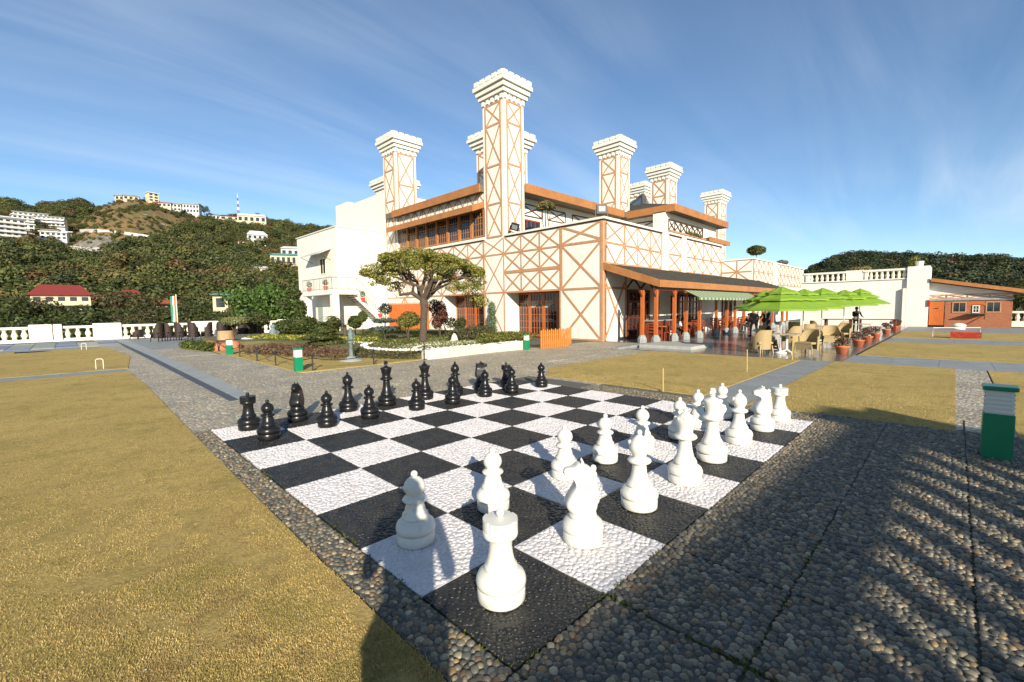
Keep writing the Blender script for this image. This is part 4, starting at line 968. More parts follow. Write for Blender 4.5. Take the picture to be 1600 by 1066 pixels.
b = MB(); b.raw([(42, 0, 1.95), (42, -4.1, 1.95), (42, -4.1, 2.4), (42, 0, 3.3), (46, 0, 1.95), (46, -4.1, 1.95), (46, -4.1, 2.4), (46, 0, 3.3)], [(0,3,2,1),(4,5,6,7),(1,2,6,5),(0,4,7,3),(3,7,6,2)]); b.build('gable_wall', M_wall, bh)
MB().box(42.2, -4.1, 0, 46, -3.95, 1.95).box(42.2, -.1, 0, 46, 0, 1.95).build('side_wall', M_brick, bh)
b = MB(); b.raw([(41.4, -.17, 3.32), (41.4, -5.3, 2.2), (46.5, -5.3, 2.2), (46.5, -.17, 3.32), (41.4, -.17, 3.56), (41.4, -5.3, 2.44), (46.5, -5.3, 2.44), (46.5, -.17, 3.56)], [(0,3,2,1),(4,5,6,7),(0,1,5,4),(1,2,6,5),(2,3,7,6),(3,0,4,7)]); b.build('roof', M_fascia, bh)
MB().box(41.9, -4.15, 1.98, 42.0, .05, 2.10).build('wall_plate', M_stone, bh)
gb = MB().box(41.96, -4.1, 2.10, 41.99, 0, 2.14).box(41.96, -4.1, 2.36, 41.99, 0, 2.40).build('brace_rail', M_timber, bh)
for k in range(4): cross(bh, 'x', 41.99, -1.02*k-.05, -1.02*(k+1)+.05, 2.15, 2.36, .05); timber(bh, 'x', 41.99, (-1.02*(k+1), 2.1), (-1.02*(k+1), 2.4), .06)
MB().box(41.9, -.9, .25, 41.95, -.15, 1.92).build('door', M_orange, bh); MB().box(41.86, -.62, 1.42, 41.9, -.42, 1.46).build('door_handle', M_iron, bh)
for a, c_ in ((-2.0, -1.3), (-3.6, -2.9)): glazed(bh, 'x', 42.0, a, c_, 1.12, 1.86, 2, 1, .06, .03, .04, mt=M_timber, name='window')
ar = MB(); pts = [(-2.9+.45*(1-math.cos(math.pi*k/10)), 1.75+.16*math.sin(math.pi*k/10)) for k in range(11)]
ar.raw([(41.97, y, z) for y, z in pts]+[(41.97, y, z-.22) for y, z in reversed(pts)], [(k, k+1, 20-k, 21-k) for k in range(10)]); ar.build('arch_panel', M_orange, bh)
glazed(bh, 'x', 42.0, -2.62, -2.28, 1.1, 1.62, 2, 2, .05, .03, .05, mt=M_trim, name='window')
sh = MB().box(41.45, -2.9, 1.0, 42.0, -2.0, 1.05).build('serving_shelf', M_iron, bh); MB().bar((41.5, -2.85, .7), (42, -2.85, .98), .04).build('bracket', M_iron, bh)
# white stepped planter in front
t = thing('stone_well', 'small white domed stone trough before the brick house', 'planter', (43.0-1.6, -1.66, 0))
MB().lathe([(.34, 0), (.34, .10), (.24, .13), (.36, .20), (.40, .27), (.26, .38), (.05, .43)], n=16).build('bowl', M_wall2, t, True)
t = thing('brick_planter', 'low bright red brick planter box on the far lawn path', 'planter', (0, 0, 0)); n = 9
rb = MB().box(30.4, -2.45, 0, 31.1, -1.35, .02).build('soil_base', M_soil, t)
bm = [mat('red_brick_%s' % q, c, .8, None, 20, .5) for q, c in (('a', (.50, .05, .02)), ('b', (.38, .04, .02)))]
for r_ in range(5):
    for k in range(6):
        y = -2.45+k*.185+(.09 if r_ % 2 else 0); MB().box(30.4, y+.006, r_*.068+.004, 30.5, min(y+.18, -1.34), r_*.068+.062).build('brick', bm[rnd.randrange(2)], t)
    for k in range(4): MB().box(30.5+k*.15, -1.44, r_*.068+.004, 30.645+k*.15, -1.34, r_*.068+.062).build('brick', bm[rnd.randrange(2)], t)
MB().box(30.5, -2.45, .02, 31.1, -1.45, .30).build('soil', M_soil, t)
# white low rail by the house and balustrade behind
t = thing('white_hoop_rail', 'thin white hoop rail on the lawn before the brick house', 'rail', (0, 0, 0))
o = MB().tube([G(1457, 527), G(1457, 527)+Vector((0, 0, .5)), G(1531, 527)+Vector((0, 0, .5)), G(1531, 527)], .02, 5).build('rail', M_trim, t)
bh.location = (.12, .12, -.15); bh.scale = (1.083, 1.083, 1.083)
rb = thing('right_balustrade', 'white balustrade with cream balusters right of the brick house', 'balustrade', (0, 0, 0))
MB().box(47, -14, 0, 47.3, -4.1, .42).box(47, -14, 1.0, 47.3, -4.1, 1.15).box(46.95, -6.9, 0, 47.35, -6.2, 1.2).build('rail', M_trim, rb)
for k in range(24): link('baluster', balm, rb, (47.15, -4.3-k*.38, .40))
# ---- parasols
M_lime = mat('lime_canvas', (.22, .36, .03), .75, (.16, .28, .025), 2, .5, trans=.12); M_pole = mat('white_pole', (.7, .7, .68), .3, metal=.2)
def parasol(x, y, R, H, lb, first=[None], rz=0):
    if first[0] is None:
        t = thing('parasol', '', 'parasol', (0, 0, 0), 0, 'lime green three-tier parasols on the terrace'); first[0] = t
        MB().lathe([(.026, 0), (.026, 2.45)], n=10).build('pole', M_pole, t, True)
        MB().lathe([(.26, 0), (.26, .05), (.05, .08), (.04, .2)], n=16).build('base', M_trim, t, True)
        for r0, z0, r1, z1, nm in ((0.0, 2.52, .66, 2.27, 'top_tier'), (.44, 2.25, 1.12, 2.03, 'middle_tier'), (.88, 1.99, 1.72, 1.66, 'lower_tier')):
            b = MB(); n = 8
            for k in range(n):
                a0, a1 = 2*math.pi*k/n, 2*math.pi*(k+1)/n; am = (a0+a1)/2; sg = .965
                P0 = lambda r, a, z: (r*math.cos(a), r*math.sin(a), z)
                rows = []
                for q in range(5):
                    t_ = q/4; r = r0+(r1-r0)*t_; z = z0+(z1-z0)*t_; ap = r*math.cos(math.pi/n)
                    rows.append([P0(r, a0, z), P0(ap*.985, am, z-.015*math.sin(math.pi*t_)+(.02 if q == 4 else 0)), P0(r, a1, z)])
                for u, v in zip(rows, rows[1:]):
                    for j in (0, 1): b.face([u[j], u[j+1], v[j+1], v[j]])
                e = rows[-1]
                for j in (0, 1): b.face([e[j], e[j+1], (e[j+1][0]*.995, e[j+1][1]*.995, e[j+1][2]-.07), (e[j][0]*.995, e[j][1]*.995, e[j][2]-.07)])
            b.build(nm, M_lime, t)
        b = MB()
        for k in range(8):
            a = 2*math.pi*k/8; b.tube([(.03*math.cos(a), .03*math.sin(a), 2.34), (1.66*math.cos(a), 1.66*math.sin(a), 1.60)], .010, 4); b.tube([(.03*math.cos(a), .03*math.sin(a), 1.65), (.9*math.cos(a), .9*math.sin(a), 1.92)], .008, 4)
        b.build('ribs', M_pole, t)
    else: t = copy_tree(first[0])
    t['label'] = lb; t.location = (x, y, .01); t.rotation_euler = (0, 0, rz); t.scale = (R, R, H); return t
parasol(17.3, 3.1, .83, .99, 'nearest and largest lime green parasol, over the front wicker chairs', rz=.2)
parasol(21.9, 3.35, .9, 1.0, 'lime green parasol second in the row behind the nearest one', rz=.5)
parasol(25.5, 3.3, .92, 1.05, 'lime green parasol with raised peak in the middle of the cluster', rz=.1)
parasol(24.6, 5.6, .9, 1.03, 'lime green parasol tucked at the back left of the cluster', rz=.35)
parasol(30.4, 3.1, .95, 1.05, 'lime green parasol lowest to the right beside the rightmost one', rz=.5)
parasol(33.3, 2.75, .86, 1.1, 'rightmost lime green parasol standing clear against the white wall', rz=.2)
# ---- wicker chairs and tables
M_wick = mat('pale_wicker', (.40, .30, .15), .7, (.28, .20, .09), 30, .8, bump=.4, bscale=90, stretch=(1, 1, 3)); M_dwick = mat('dark_wicker', (.035, .022, .016), .6, (.018, .011, .008), 30, .8, bump=.4, bscale=90)
def wicker(mt, name, cat_lb):
    t = thing(name, '', 'chair', (0, 0, 0)); n = 14
    b = MB(); prof = []
    for k in range(n+1):
        a = math.radians(-10+200*k/n); r = .33; x, y = r*math.cos(a), r*.92*math.sin(a); h = .62+.24*min(1, max(0, (math.sin(a)-.25)*2.4)); prof.append((x, y, h))
    for (x, y, h), (x2, y2, h2) in zip(prof, prof[1:]):
        for s0, s1 in ((1.0, .88),):
            b.raw([(x, y, .16), (x2, y2, .16), (x2*1.05, y2*1.12, h2), (x*1.05, y*1.12, h), (x*.88, y*.88, .16), (x2*.88, y2*.88, .16), (x2*.94, y2*.98, h2), (x*.94, y*.98, h)], [(0,1,2,3),(5,4,7,6),(3,2,6,7)])
    b.build('shell', mt, t)
    MB().tube([Vector((x*1.0, y*1.05, h)) for x, y, h in prof], .025, 6).build('rim', mt, t, True)
    bevel(MB().box(-.29, -.33, .36, .29, .27, .44).build('seat', mt, t), .02)
    MB().box(-.29, -.33, .18, .29, -.31, .36).build('front_apron', mt, t)
    for x, y in ((-.28, -.31), (.28, -.31), (-.24, .26), (.24, .26)): MB().bar((x, y, .3), (x*1.12, y*1.15, 0), .045, w2=.035).build('leg', mt, t)
    return t
wc = wicker(M_wick, 'wicker_chair', ''); wc['group'] = 'pale wicker chairs on the terrace'
spots = [(16.95, 3.65, 2.5, 'nearest pale wicker chair, seen from behind at the terrace edge'), (17.75, 2.3, 4.4, 'pale wicker chair right of the nearest pedestal table'), (18.3, 3.9, .9, 'pale wicker chair hidden behind the nearest chair and table'),
         (21.1, 3.55, 2.6, 'wide pale wicker chair behind the second parasol pole'), (21.9, 2.3, 5.0, 'pale wicker chair turned in profile near the first flower pots'), (23.9, 3.6, 2.3, 'pale wicker chair left of the third table'),
         (24.9, 2.3, 4.2, 'pale wicker chair right of the third table'), (28.3, 2.9, 2.7, 'pale wicker chair nearest the man in black'), (29.3, 4.2, .6, 'pale wicker chair farthest back behind the parasol poles'), (26.3, 4.6, 1.2, 'pale wicker chair at the back left of the cluster')]
for k, (x, y, r, lb) in enumerate(spots):
    o = wc if k == 0 else copy_tree(wc); o.location = (x, y, .01); o.rotation_euler = (0, 0, r); o['label'] = lb
M_top = mat('table_top', (.45, .36, .27), .5)
def ptable(x, y, lb, first=[None]):
    if first[0] is None:
        t = thing('pedestal_table', '', 'table', (0, 0, 0), 0, 'small tables under the parasols'); first[0] = t
        bevel(MB().box(-.42, -.42, .70, .42, .42, .73).build('table_top', M_top, t), .008); MB().lathe([(.05, .08), (.035, .70)], n=10).build('pedestal', M_trim, t)
        b = MB()
        for a in (0, 90, 180, 270): b.bar((0, 0, .12), (.34*math.cos(math.radians(a+45)), .34*math.sin(math.radians(a+45)), .02), .06, .04)
        b.build('feet', M_trim, t)
    else: t = copy_tree(first[0])
    t.location = (x, y, .01); t['label'] = lb
ptable(17.55, 2.95, 'square-topped table beside the nearest parasol pole'); ptable(21.6, 3.0, 'square-topped table under the second parasol'); ptable(24.7, 3.0, 'square-topped table under the third parasol'); ptable(28.9, 2.1, 'square-topped table beside the last wicker chairs')
def trestle(x, y, w, lb):
    t = thing('buffet_table', lb, 'table', (x, y, 0), 0, 'long bare tables near the far wall')
    MB().box(-.4, -w/2, .82, .4, w/2, .86).build('table_top', M_brown, t)
    for yy in (-w/2+.15, w/2-.15): MB().box(-.3, yy-.05, 0, .3, yy+.05, .82).build('trestle_leg', M_brown, t)
trestle(34.0, 3.9, 1.6, 'long dark table left of the standing man in black'); trestle(34.2, 1.95, 2.0, 'long dark table right of the standing man in black')
# ---- potted plants
def leafy(n, blobs, size, pal, seed, flat=.0):
    r = np.random.RandomState(seed); w = np.array([b[3]*b[4]*b[5] for b in blobs])**(2/3); k = r.choice(len(blobs), n, p=w/w.sum()); B = np.array([b[:6] for b in blobs])[k]
    d = r.normal(size=(n, 3)); d /= np.linalg.norm(d, axis=1)[:, None]; rad = r.uniform(.35, 1, n)**.5
    P = B[:, :3]+d*B[:, 3:6]*rad[:, None]
    nrm = d+r.normal(size=(n, 3))*.7; nrm[:, 2] += .3; nrm /= np.linalg.norm(nrm, axis=1)[:, None]
    t = np.cross(nrm, r.normal(size=(n, 3))); t /= np.linalg.norm(t, axis=1)[:, None]; b_ = np.cross(nrm, t)
    s = size*r.uniform(.6, 1.3, n)[:, None]
    V = np.stack([P-t*s, P-b_*s*.5+nrm*s*.12, P+t*s, P+b_*s*.5+nrm*s*.12], 1).reshape(-1, 3)
    pal = np.array(pal); ti = pal[r.randint(0, len(pal), n)]*r.uniform(.7, 1.3, (n, 1))
    return V, np.arange(4*n).reshape(-1, 4), np.repeat(np.clip(ti, 0, 1), 4, 0)
G_MID = [(.07,.11,.02),(.05,.085,.018),(.10,.13,.03),(.13,.14,.035)]
G_YEL = [(.20,.19,.04),(.14,.16,.03),(.26,.23,.06),(.09,.12,.025)]
G_DRK = [(.048,.062,.016),(.06,.08,.02),(.085,.095,.026)]
G_RED = [(.16,.05,.035),(.11,.04,.03),(.08,.05,.025),(.19,.08,.05)]
G_DRY = [(.22,.15,.08),(.16,.11,.06),(.12,.10,.05),(.26,.19,.11)]
def foliage(name, n, blobs, size, pal, seed, parent=None, loc=None):
    V, F, T = leafy(n, blobs, size, pal, seed); return link(name, npmesh(name, V, F, M_leaf, T), parent, loc)
def pot_plant(x, y, lb, seed, first={}):
    t = thing('potted_plant', lb, 'potted plant', (x, y, .01), seed, 'terracotta potted plants along the terrace edge')
    if 'm' not in first: first['m'] = MB().lathe([(.15, 0), (.20, .24), (.225, .25), (.225, .30), (.20, .30), (.19, .26)], n=20).mesh('pot', M_terra, True); first['s'] = MB().lathe([(.19, .265), (.001, .27)], n=12).mesh('soil', M_soil)
    link('pot', first['m'], t); link('soil', first['s'], t)
    foliage('foliage', 520, [(rnd.uniform(-.16, .16), rnd.uniform(-.16, .16), rnd.uniform(.42, .60), .19, .19, .14) for _ in range(5)], .035, G_RED+[(.13, .07, .04), (.10, .09, .05), (.16, .11, .07)], seed, t)
    MB().tube([(0, 0, .26), (.02, .01, .45)], .012, 4).tube([(0, 0, .26), (-.05, .03, .44)], .01, 4).build('stem', M_bark, t)
for k, (x, lb) in enumerate(((18.3, 'nearest and largest-looking terracotta pot with reddish shrub'), (22.2, 'second terracotta pot from the camera'), (24.8, 'third terracotta pot, foliage touching the second'), (27.9, 'fourth terracotta pot of the row, greyer foliage'), (32.8, 'terracotta pot standing alone beyond the first four'), (37.5, 'terracotta pot left of the last pair at the lawn corner'), (39.6, 'farthest terracotta pot at the wall end of the row'))):
    pot_plant(x, 1.38, lb, k+1)
# ---- orange picket fence and dark picket screen
t = thing('picket_fence', 'short bright orange picket fence standing before the glazed doors', 'fence', (0, 0, 0)); M_pick = mat('orange_picket', (.56, .20, .03), .5, (.44, .15, .02), 4, .6)
A_, B_, C_ = Vector((13.55, 11.64, 0)), Vector((15.29, 11.54, 0)), Vector((16.6, 12.3, 0))
for p, q, n in ((A_, B_, 13), (B_, C_, 5)):
    d = (q-p)/n
    for k in range(n+1):
        c = p+d*k; h = .78+.04*(k % 2); u = d.normalized()*.045
        b = MB(); nn = Vector((u.y, -u.x, 0)).normalized()*.012
        b.raw([c-u-nn, c+u-nn, c+u+nn, c-u+nn, c-u-nn+Vector((0, 0, h)), c+u-nn+Vector((0, 0, h)), c+u+nn+Vector((0, 0, h)), c-u+nn+Vector((0, 0, h)), c-nn+Vector((0, 0, h+.06)), c+nn+Vector((0, 0, h+.06))], [(0,1,5,4),(1,2,6,5),(2,3,7,6),(3,0,4,7),(4,5,8),(6,7,9),(5,6,9,8),(7,4,8,9)]); b.build('picket', M_pick, t)
    for z in (.2, .6): MB().bar(p+Vector((0, .03, z)), q+Vector((0, .03, z)), .05, .03).build('rail', M_pick, t)
t = thing('picket_screen', 'dark brown picket screen and bar counter at the veranda corner', 'counter', (0, 0, 0))
for k in range(9): MB().box(18.95+k*.13, 9.9, .02, 19.06+k*.13, 9.93, .95+.03*(k % 2)).build('picket', M_brown, t)
MB().box(20.2, 9.7, .02, 22.2, 10.3, 1.05).build('counter', M_brown, t); MB().box(20.1, 9.65, 1.05, 22.3, 10.35, 1.10).build('counter_top', M_stone, t)
# ---- veranda furniture
def wchair(first=[None]):
    if first[0] is None:
        t = thing('wooden_chair', '', 'chair', (0, 0, 0), 0, 'red wooden chairs in the veranda'); first[0] = t
        MB().box(-.21, -.21, .43, .21, .21, .47).build('seat', M_redwood, t)
        for x in (-.19, .19): MB().box(x-.02, -.21, 0, x+.02, -.17, .43).build('leg', M_redwood, t); MB().box(x-.02, .17, 0, x+.02, .21, .95).build('back_leg', M_redwood, t)
        b = MB()
        for z in (.60, .74, .88): b.box(-.17, .18, z, .17, .20, z+.07)
        b.build('back_slats', M_redwood, t); return t
    return copy_tree(first[0])
def vtable(first=[None]):
    if first[0] is None:
        t = thing('veranda_table', '', 'table', (0, 0, 0), 0, 'red wooden tables in the veranda'); first[0] = t
        MB().box(-.45, -.45, .73, .45, .45, .77).build('table_top', mat('table_wood', (.42, .13, .05), .35), t)
        for x in (-.38, .38):
            for y in (-.38, .38): MB().box(x-.03, y-.03, 0, x+.03, y+.03, .73).build('leg', M_redwood, t)
        return t
    return copy_tree(first[0])
ordn = ['first', 'second', 'third', 'fourth', 'fifth', 'sixth', 'seventh', 'eighth', 'ninth', 'tenth']
for k in range(9):
    x = 20.9+k*1.95+(2 if k > 3 else 0); y = 9.75+(.9 if k % 2 else 0)
    if 27.5 < x < 29.2: x -= .2
    t = vtable(); t.location = (x, y, .02); t['label'] = f'red wooden veranda table, {ordn[k]} from the near veranda corner'
    for a, s in ((0, 'side nearer the wall'), (math.pi, 'side nearer the posts'), (math.pi/2, 'far side'), (-math.pi/2, 'near side')):
        if a == math.pi/2 and k % 2: continue
        c = wchair(); c.location = (x-math.sin(a)*-.0+(.62*math.cos(a+math.pi/2)), y+.62*math.sin(a+math.pi/2), .02); c.rotation_euler = (0, 0, a+rnd.uniform(-.2, .2)); c['label'] = f'red wooden chair on the {s} of the {ordn[k]} veranda table'
# dark wicker chairs at left
dc = wicker(M_dwick, 'dark_wicker_chair', ''); dc['group'] = 'dark brown wicker chairs by the left balustrade'; first = True
for k, (px, py) in enumerate(((248, 534), (264, 533), (282, 532.5), (303, 532.5), (325, 531.5), (347, 530.5), (362, 529), (379, 527), (392, 526.5), (404, 526))):
    p = G(px, py); o = dc if k == 0 else copy_tree(dc); o.location = p; o.scale = (.86, .9, 1.36); o.rotation_euler = (0, 0, -0.75+math.pi+rnd.uniform(-.5, .5)+(math.pi*.5 if k in (0, 4) else 0)); o['label'] = f'dark wicker chair with high rounded back, {ordn[k]} from the left of the row'
o = copy_tree(dc); o.location = G(216, 530); o.scale = (1, 1, .8); o['label'] = 'small low chair standing apart left of the dark wicker row'
# ================================================================= GARDEN
rb_ = sheet('garden_grass', [(3.35, 12.1), (7.6, 12.15), (7.6, 16), (6.8, 19), (6.6, 24.5), (3.35, 23.5)], .02, M_lawn, .05)
gs = sheet('garden_soil', [(7.72, 12.4), (13.0, 12.25), (13.5, 13.4), (14.6, 15.2), (17.2, 19.4), (18.6, 19.4), (18.6, 33), (11, 34), (4.5, 32), (4.2, 25), (6.0, 24), (6.6, 19), (7.0, 16)], .30, M_soil, .35)
M_cream = mat('cream_bed_wall', (.62, .58, .46), .8, (.5, .46, .34), 1.5, .7, bump=.1, bscale=20)
w = thing('bed_wall', 'low cream rendered wall round the flower bed in front of the tree', 'wall', (0, 0, 0))
pw = [(7.64, 12.2), (8.6, 12.12), (11.0, 12.28), (13.0, 12.12)]
for a, b_ in zip(pw, pw[1:]): MB().bar((a[0], a[1], .19), (b_[0], b_[1], .19), .2, .38).build('wall_section', M_cream, w)
MB().bar((13.0, 12.1, .19), (13.6, 13.6, .19), .2, .38).build('wall_section', M_cream, w)
def stone_row(pts, n, s, lb, z=.36):
    b = MB(); L = [Vector(p) for p in pts]; seg = [(b_-a).length for a, b_ in zip(L, L[1:])]; tot = sum(seg)
    for k in range(n):
        d = tot*k/n; i = 0
        while d > seg[i]: d -= seg[i]; i += 1
        p = L[i].lerp(L[i+1], d/seg[i])+Vector((rnd.uniform(-.03, .03), rnd.uniform(-.03, .03), 0)); b.ball((p.x, p.y, z+p.z), s*rnd.uniform(.7, 1.2), 7, 0, rnd.uniform(.6, .9))
    tag(b.build('edging_stones', M_whitestone, None, True), lb, 'edging stones', kind='stuff')
stone_row([(7.6, 12.25, 0), (8.6, 12.15, 0), (11, 12.3, 0), (13, 12.15, 0)], 60, .06, 'white stones on top of the low cream wall')
stone_row([(7.6, 12.3, 0), (6.9, 13.2, 0), (6.75, 14.6, 0), (7.3, 16.2, 0), (8.5, 17.3, 0)], 70, .07, 'white stones curving round the left end of the raised bed')
stone_row([(7.7, 12.9, .02), (8.6, 13.6, .02), (10.0, 13.3, .02), (11.4, 13.6, .02), (12.2, 12.9, .02)], 90, .06, 'inner curl of white stones in the raised bed')
stone_row([(8.2, 17.6, 0), (8.2, 20, 0), (7.6, 23, 0), (6.4, 26, 0), (5.2, 27.6, 0)], 110, .08, 'white stones edging the yellow flower bed at left', .32)
def bushy(name, lb, cat, loc, blobs, n, size, pal, seed, stem=None, group=None, stemr=.03):
    t = thing(name, lb, cat, loc, 0, group); foliage('foliage', n, blobs, size, pal, seed, t)
    r = random.Random(seed); b = MB()
    top = max(blobs, key=lambda q: q[3])
    for k in range(stem or 3):
        q = blobs[k % len(blobs)]; mid = Vector((q[0]*.3+r.uniform(-.04, .04), q[1]*.3, q[2]*.5)); b.tube([(r.uniform(-.03, .03), 0, -.15), mid, (q[0], q[1], q[2])], [stemr, stemr*.7, stemr*.35], 5)
    b.build('stem', M_bark, t, True); return t
def blobrow(x0, y0, x1, y1, n, z, rx, rz): return [(x0+(x1-x0)*k/(n-1)+rnd.uniform(-.1, .1), y0+(y1-y0)*k/(n-1)+rnd.uniform(-.1, .1), z+rnd.uniform(-.04, .04), rx*rnd.uniform(.8, 1.2), rx*rnd.uniform(.8, 1.2), rz*rnd.uniform(.85, 1.15)) for k in range(n)]
def hedge(name, lb, cat, blobs, n, size, pal, seed, kind='stuff'):
    o = foliage(name, n, blobs, size, pal, seed); return tag(o, lb, cat, kind=kind)
hedge('box_hedge', 'clipped yellow-green box hedge on the right end of the raised bed', 'hedge', blobrow(11.2, 12.75, 13.6, 12.75, 12, .55, .32, .26), 5200, .04, G_YEL, 3, None)
hedge('clipped_hedge', 'darker clipped hedge behind the yellow-green one, by the glazed doors', 'hedge', blobrow(11.3, 14.9, 14.6, 16.3, 18, .62, .42, .36), 5200, .05, [(.14,.12,.06),(.10,.10,.04),(.08,.09,.03)], 4, None)
hedge('dry_bushes', 'low mound of dry reddish brown bushes left of the bronze figure', 'bush', blobrow(4.4, 20.5, 5.9, 15.0, 16, .14, .55, .22)+blobrow(5.2, 22, 6.6, 17.0, 14, .15, .5, .2), 9000, .04, G_DRY+G_RED[:2], 5, None)
hedge('dry_hedge', 'thin dry olive hedge at the foot of the raised bed curve', 'hedge', blobrow(7.35, 12.6, 6.5, 14.6, 14, .12, .24, .2)+blobrow(6.7, 14.8, 7.3, 17.4, 10, .16, .25, .2), 3800, .035, [(.13,.12,.05),(.18,.15,.07),(.09,.09,.03)], 6, None)
hedge('yellow_flowers', 'bed of yellow flowers behind the white edging stones', 'flowers', blobrow(9.0, 18.3, 6.2, 26.8, 26, .40, .5, .14), 9000, .045, [(.65,.52,.05),(.5,.42,.05),(.10,.16,.03),(.14,.2,.04),(.12,.2,.05)], 7)
hedge('white_flowers', 'white and cream flowers filling the raised bed under the tree', 'flowers', blobrow(7.9, 13.1, 11.2, 13.2, 16, .36, .42, .08)+blobrow(8.2, 14.2, 11.0, 14.3, 12, .36, .4, .08), 6000, .035, [(.65,.62,.50),(.55,.50,.25),(.12,.17,.04),(.18,.2,.06)], 8)
hedge('ground_cover', 'green ground cover between the garden shrubs', 'ground cover', [(rnd.uniform(8.5, 17), rnd.uniform(15.5, 30), .32, .8, .8, .14) for _ in range(60)], 12000, .06, G_MID+G_YEL[:2], 9)
hedge('ground_cover', 'low green and yellowish plants covering the raised bed round the tree foot', 'ground cover', [(rnd.uniform(7.9, 12.3), rnd.uniform(13.0, 18.5), .31, .5, .5, .10) for _ in range(60)], 12000, .04, G_MID+G_YEL+[(.5, .46, .25)], 19)
hedge('grass_edge', 'ragged green grass hedge at the left corner of the garden', 'hedge', blobrow(2.9, 26.4, 3.25, 23.4, 12, .2, .3, .26), 4200, .05, [(.09,.13,.02),(.16,.17,.04),(.06,.09,.02)], 10, None)
# orange rocks with stump
t = thing('orange_rock', 'orange painted rock edge beside the ragged green hedge', 'rock', (0, 0, 0)); M_orock = mat('orange_rock', (.50, .18, .09), .8, (.35, .12, .07), 4, .8, bump=.3, bscale=12)
for x, y, r in ((3.75, 23.4, .38), (4.35, 24.0, .42), (3.6, 25.2, .4), (3.5, 26.3, .35)): MB().ball((x, y, .1), r, 10, 0, .8).build('boulder', M_orock, t, True)
t = thing('tree_stump', 'pale cut tree stump on the orange rocks', 'stump', (4.6, 26.4, .35)); MB().lathe([(.42, 0), (.38, .3), (.37, .48), (.001, .49)], n=18).build('stump', mat('stump_wood', (.45, .28, .14), .7, (.3, .18, .09), 5, .8), t)
# orange board screen near the facade
t = thing('wooden_screen', 'tall bright orange board screen behind the tree trunk', 'fence', (0, 0, 0)); a = G(609, 521); b_ = G(671, 521); a.z = b_.z = 0; n = 14
for k in range(n):
    p, q = a.lerp(b_, k/n), a.lerp(b_, (k+.94)/n); MB().bar((p.x, p.y, 1.15), (q.x, q.y, 1.15), .05, 2.3).build('board', M_orange, t)
MB().bar((a.x, a.y+.02, 2.36), (b_.x, b_.y+.02, 2.36), .12, .07).build('cap_rail', M_timber, t)
# statues
t = thing('bronze_figure', 'green bronze figure lamp on a slim pedestal before the dry bushes', 'statue', (5.73, 13.9, 0)); t.scale = (1.45, 1.45, 1.05)
MB().lathe([(.30, 0), (.28, .05), (.12, .10), (.10, .16)], n=16).build('base_disc', M_stone, t, True)
MB().lathe([(.11, .12), (.05, .2), (.045, .62), (.09, .66), (.05, .70)], n=12).build('pedestal', M_verd, t, True)
MB().lathe([(.04, .70), (.075, .78), (.055, .88), (.07, .96), (.03, 1.01), (.05, 1.06), (.045, 1.11), (.01, 1.15)], n=12).tube([(.05, 0, .95), (.10, -.02, .88), (.05, -.07, .84)], .02, 6).build('figure', M_verd, t, True)
t = thing('bronze_child_statue', 'small dark bronze crouching figure among the yellow flowers', 'statue', (6.9, 26.2, 0)); t.scale = (1.5, 1.5, 1.1)
MB().lathe([(.16, 0), (.14, .3), (.10, .35)], n=12).build('pedestal', M_stone, t)
MB().lathe([(.12, .35), (.16, .5), (.13, .68), (.06, .78), (.10, .86), (.09, .96), (.02, 1.02)], n=12).tube([(.1, 0, .7), (.2, -.05, .58), (.1, -.12, .5)], .035, 6).build('figure', M_verd, t, True)
# flag on a pole
t = thing('flag_pole', 'white pole with a hanging green, white and orange flag', 'flag', tuple(G(279.5, 531)))
MB().tube([(0, 0, 0), (0, 0, 3.1)], .03, 6).build('pole', M_trim, t)
for k, (c, nm) in enumerate((((.55, .16, .05), 'orange_band'), ((.7, .7, .66), 'white_band'), ((.03, .25, .12), 'green_band'))):
    b = MB()
    for z in range(8):
        z0 = 3.0-z*.22; s = .04*math.sin(z*1.1+k); s2 = .04*math.sin((z+1)*1.1+k); x0 = -.04-k*.09
        b.face([(x0, -s, z0), (x0-.10, .05-s, z0-.05), (x0-.10, .05-s2, z0-.27), (x0, -s2, z0-.22)])
    b.build(nm, mat('flag_'+nm, c, .8), t)
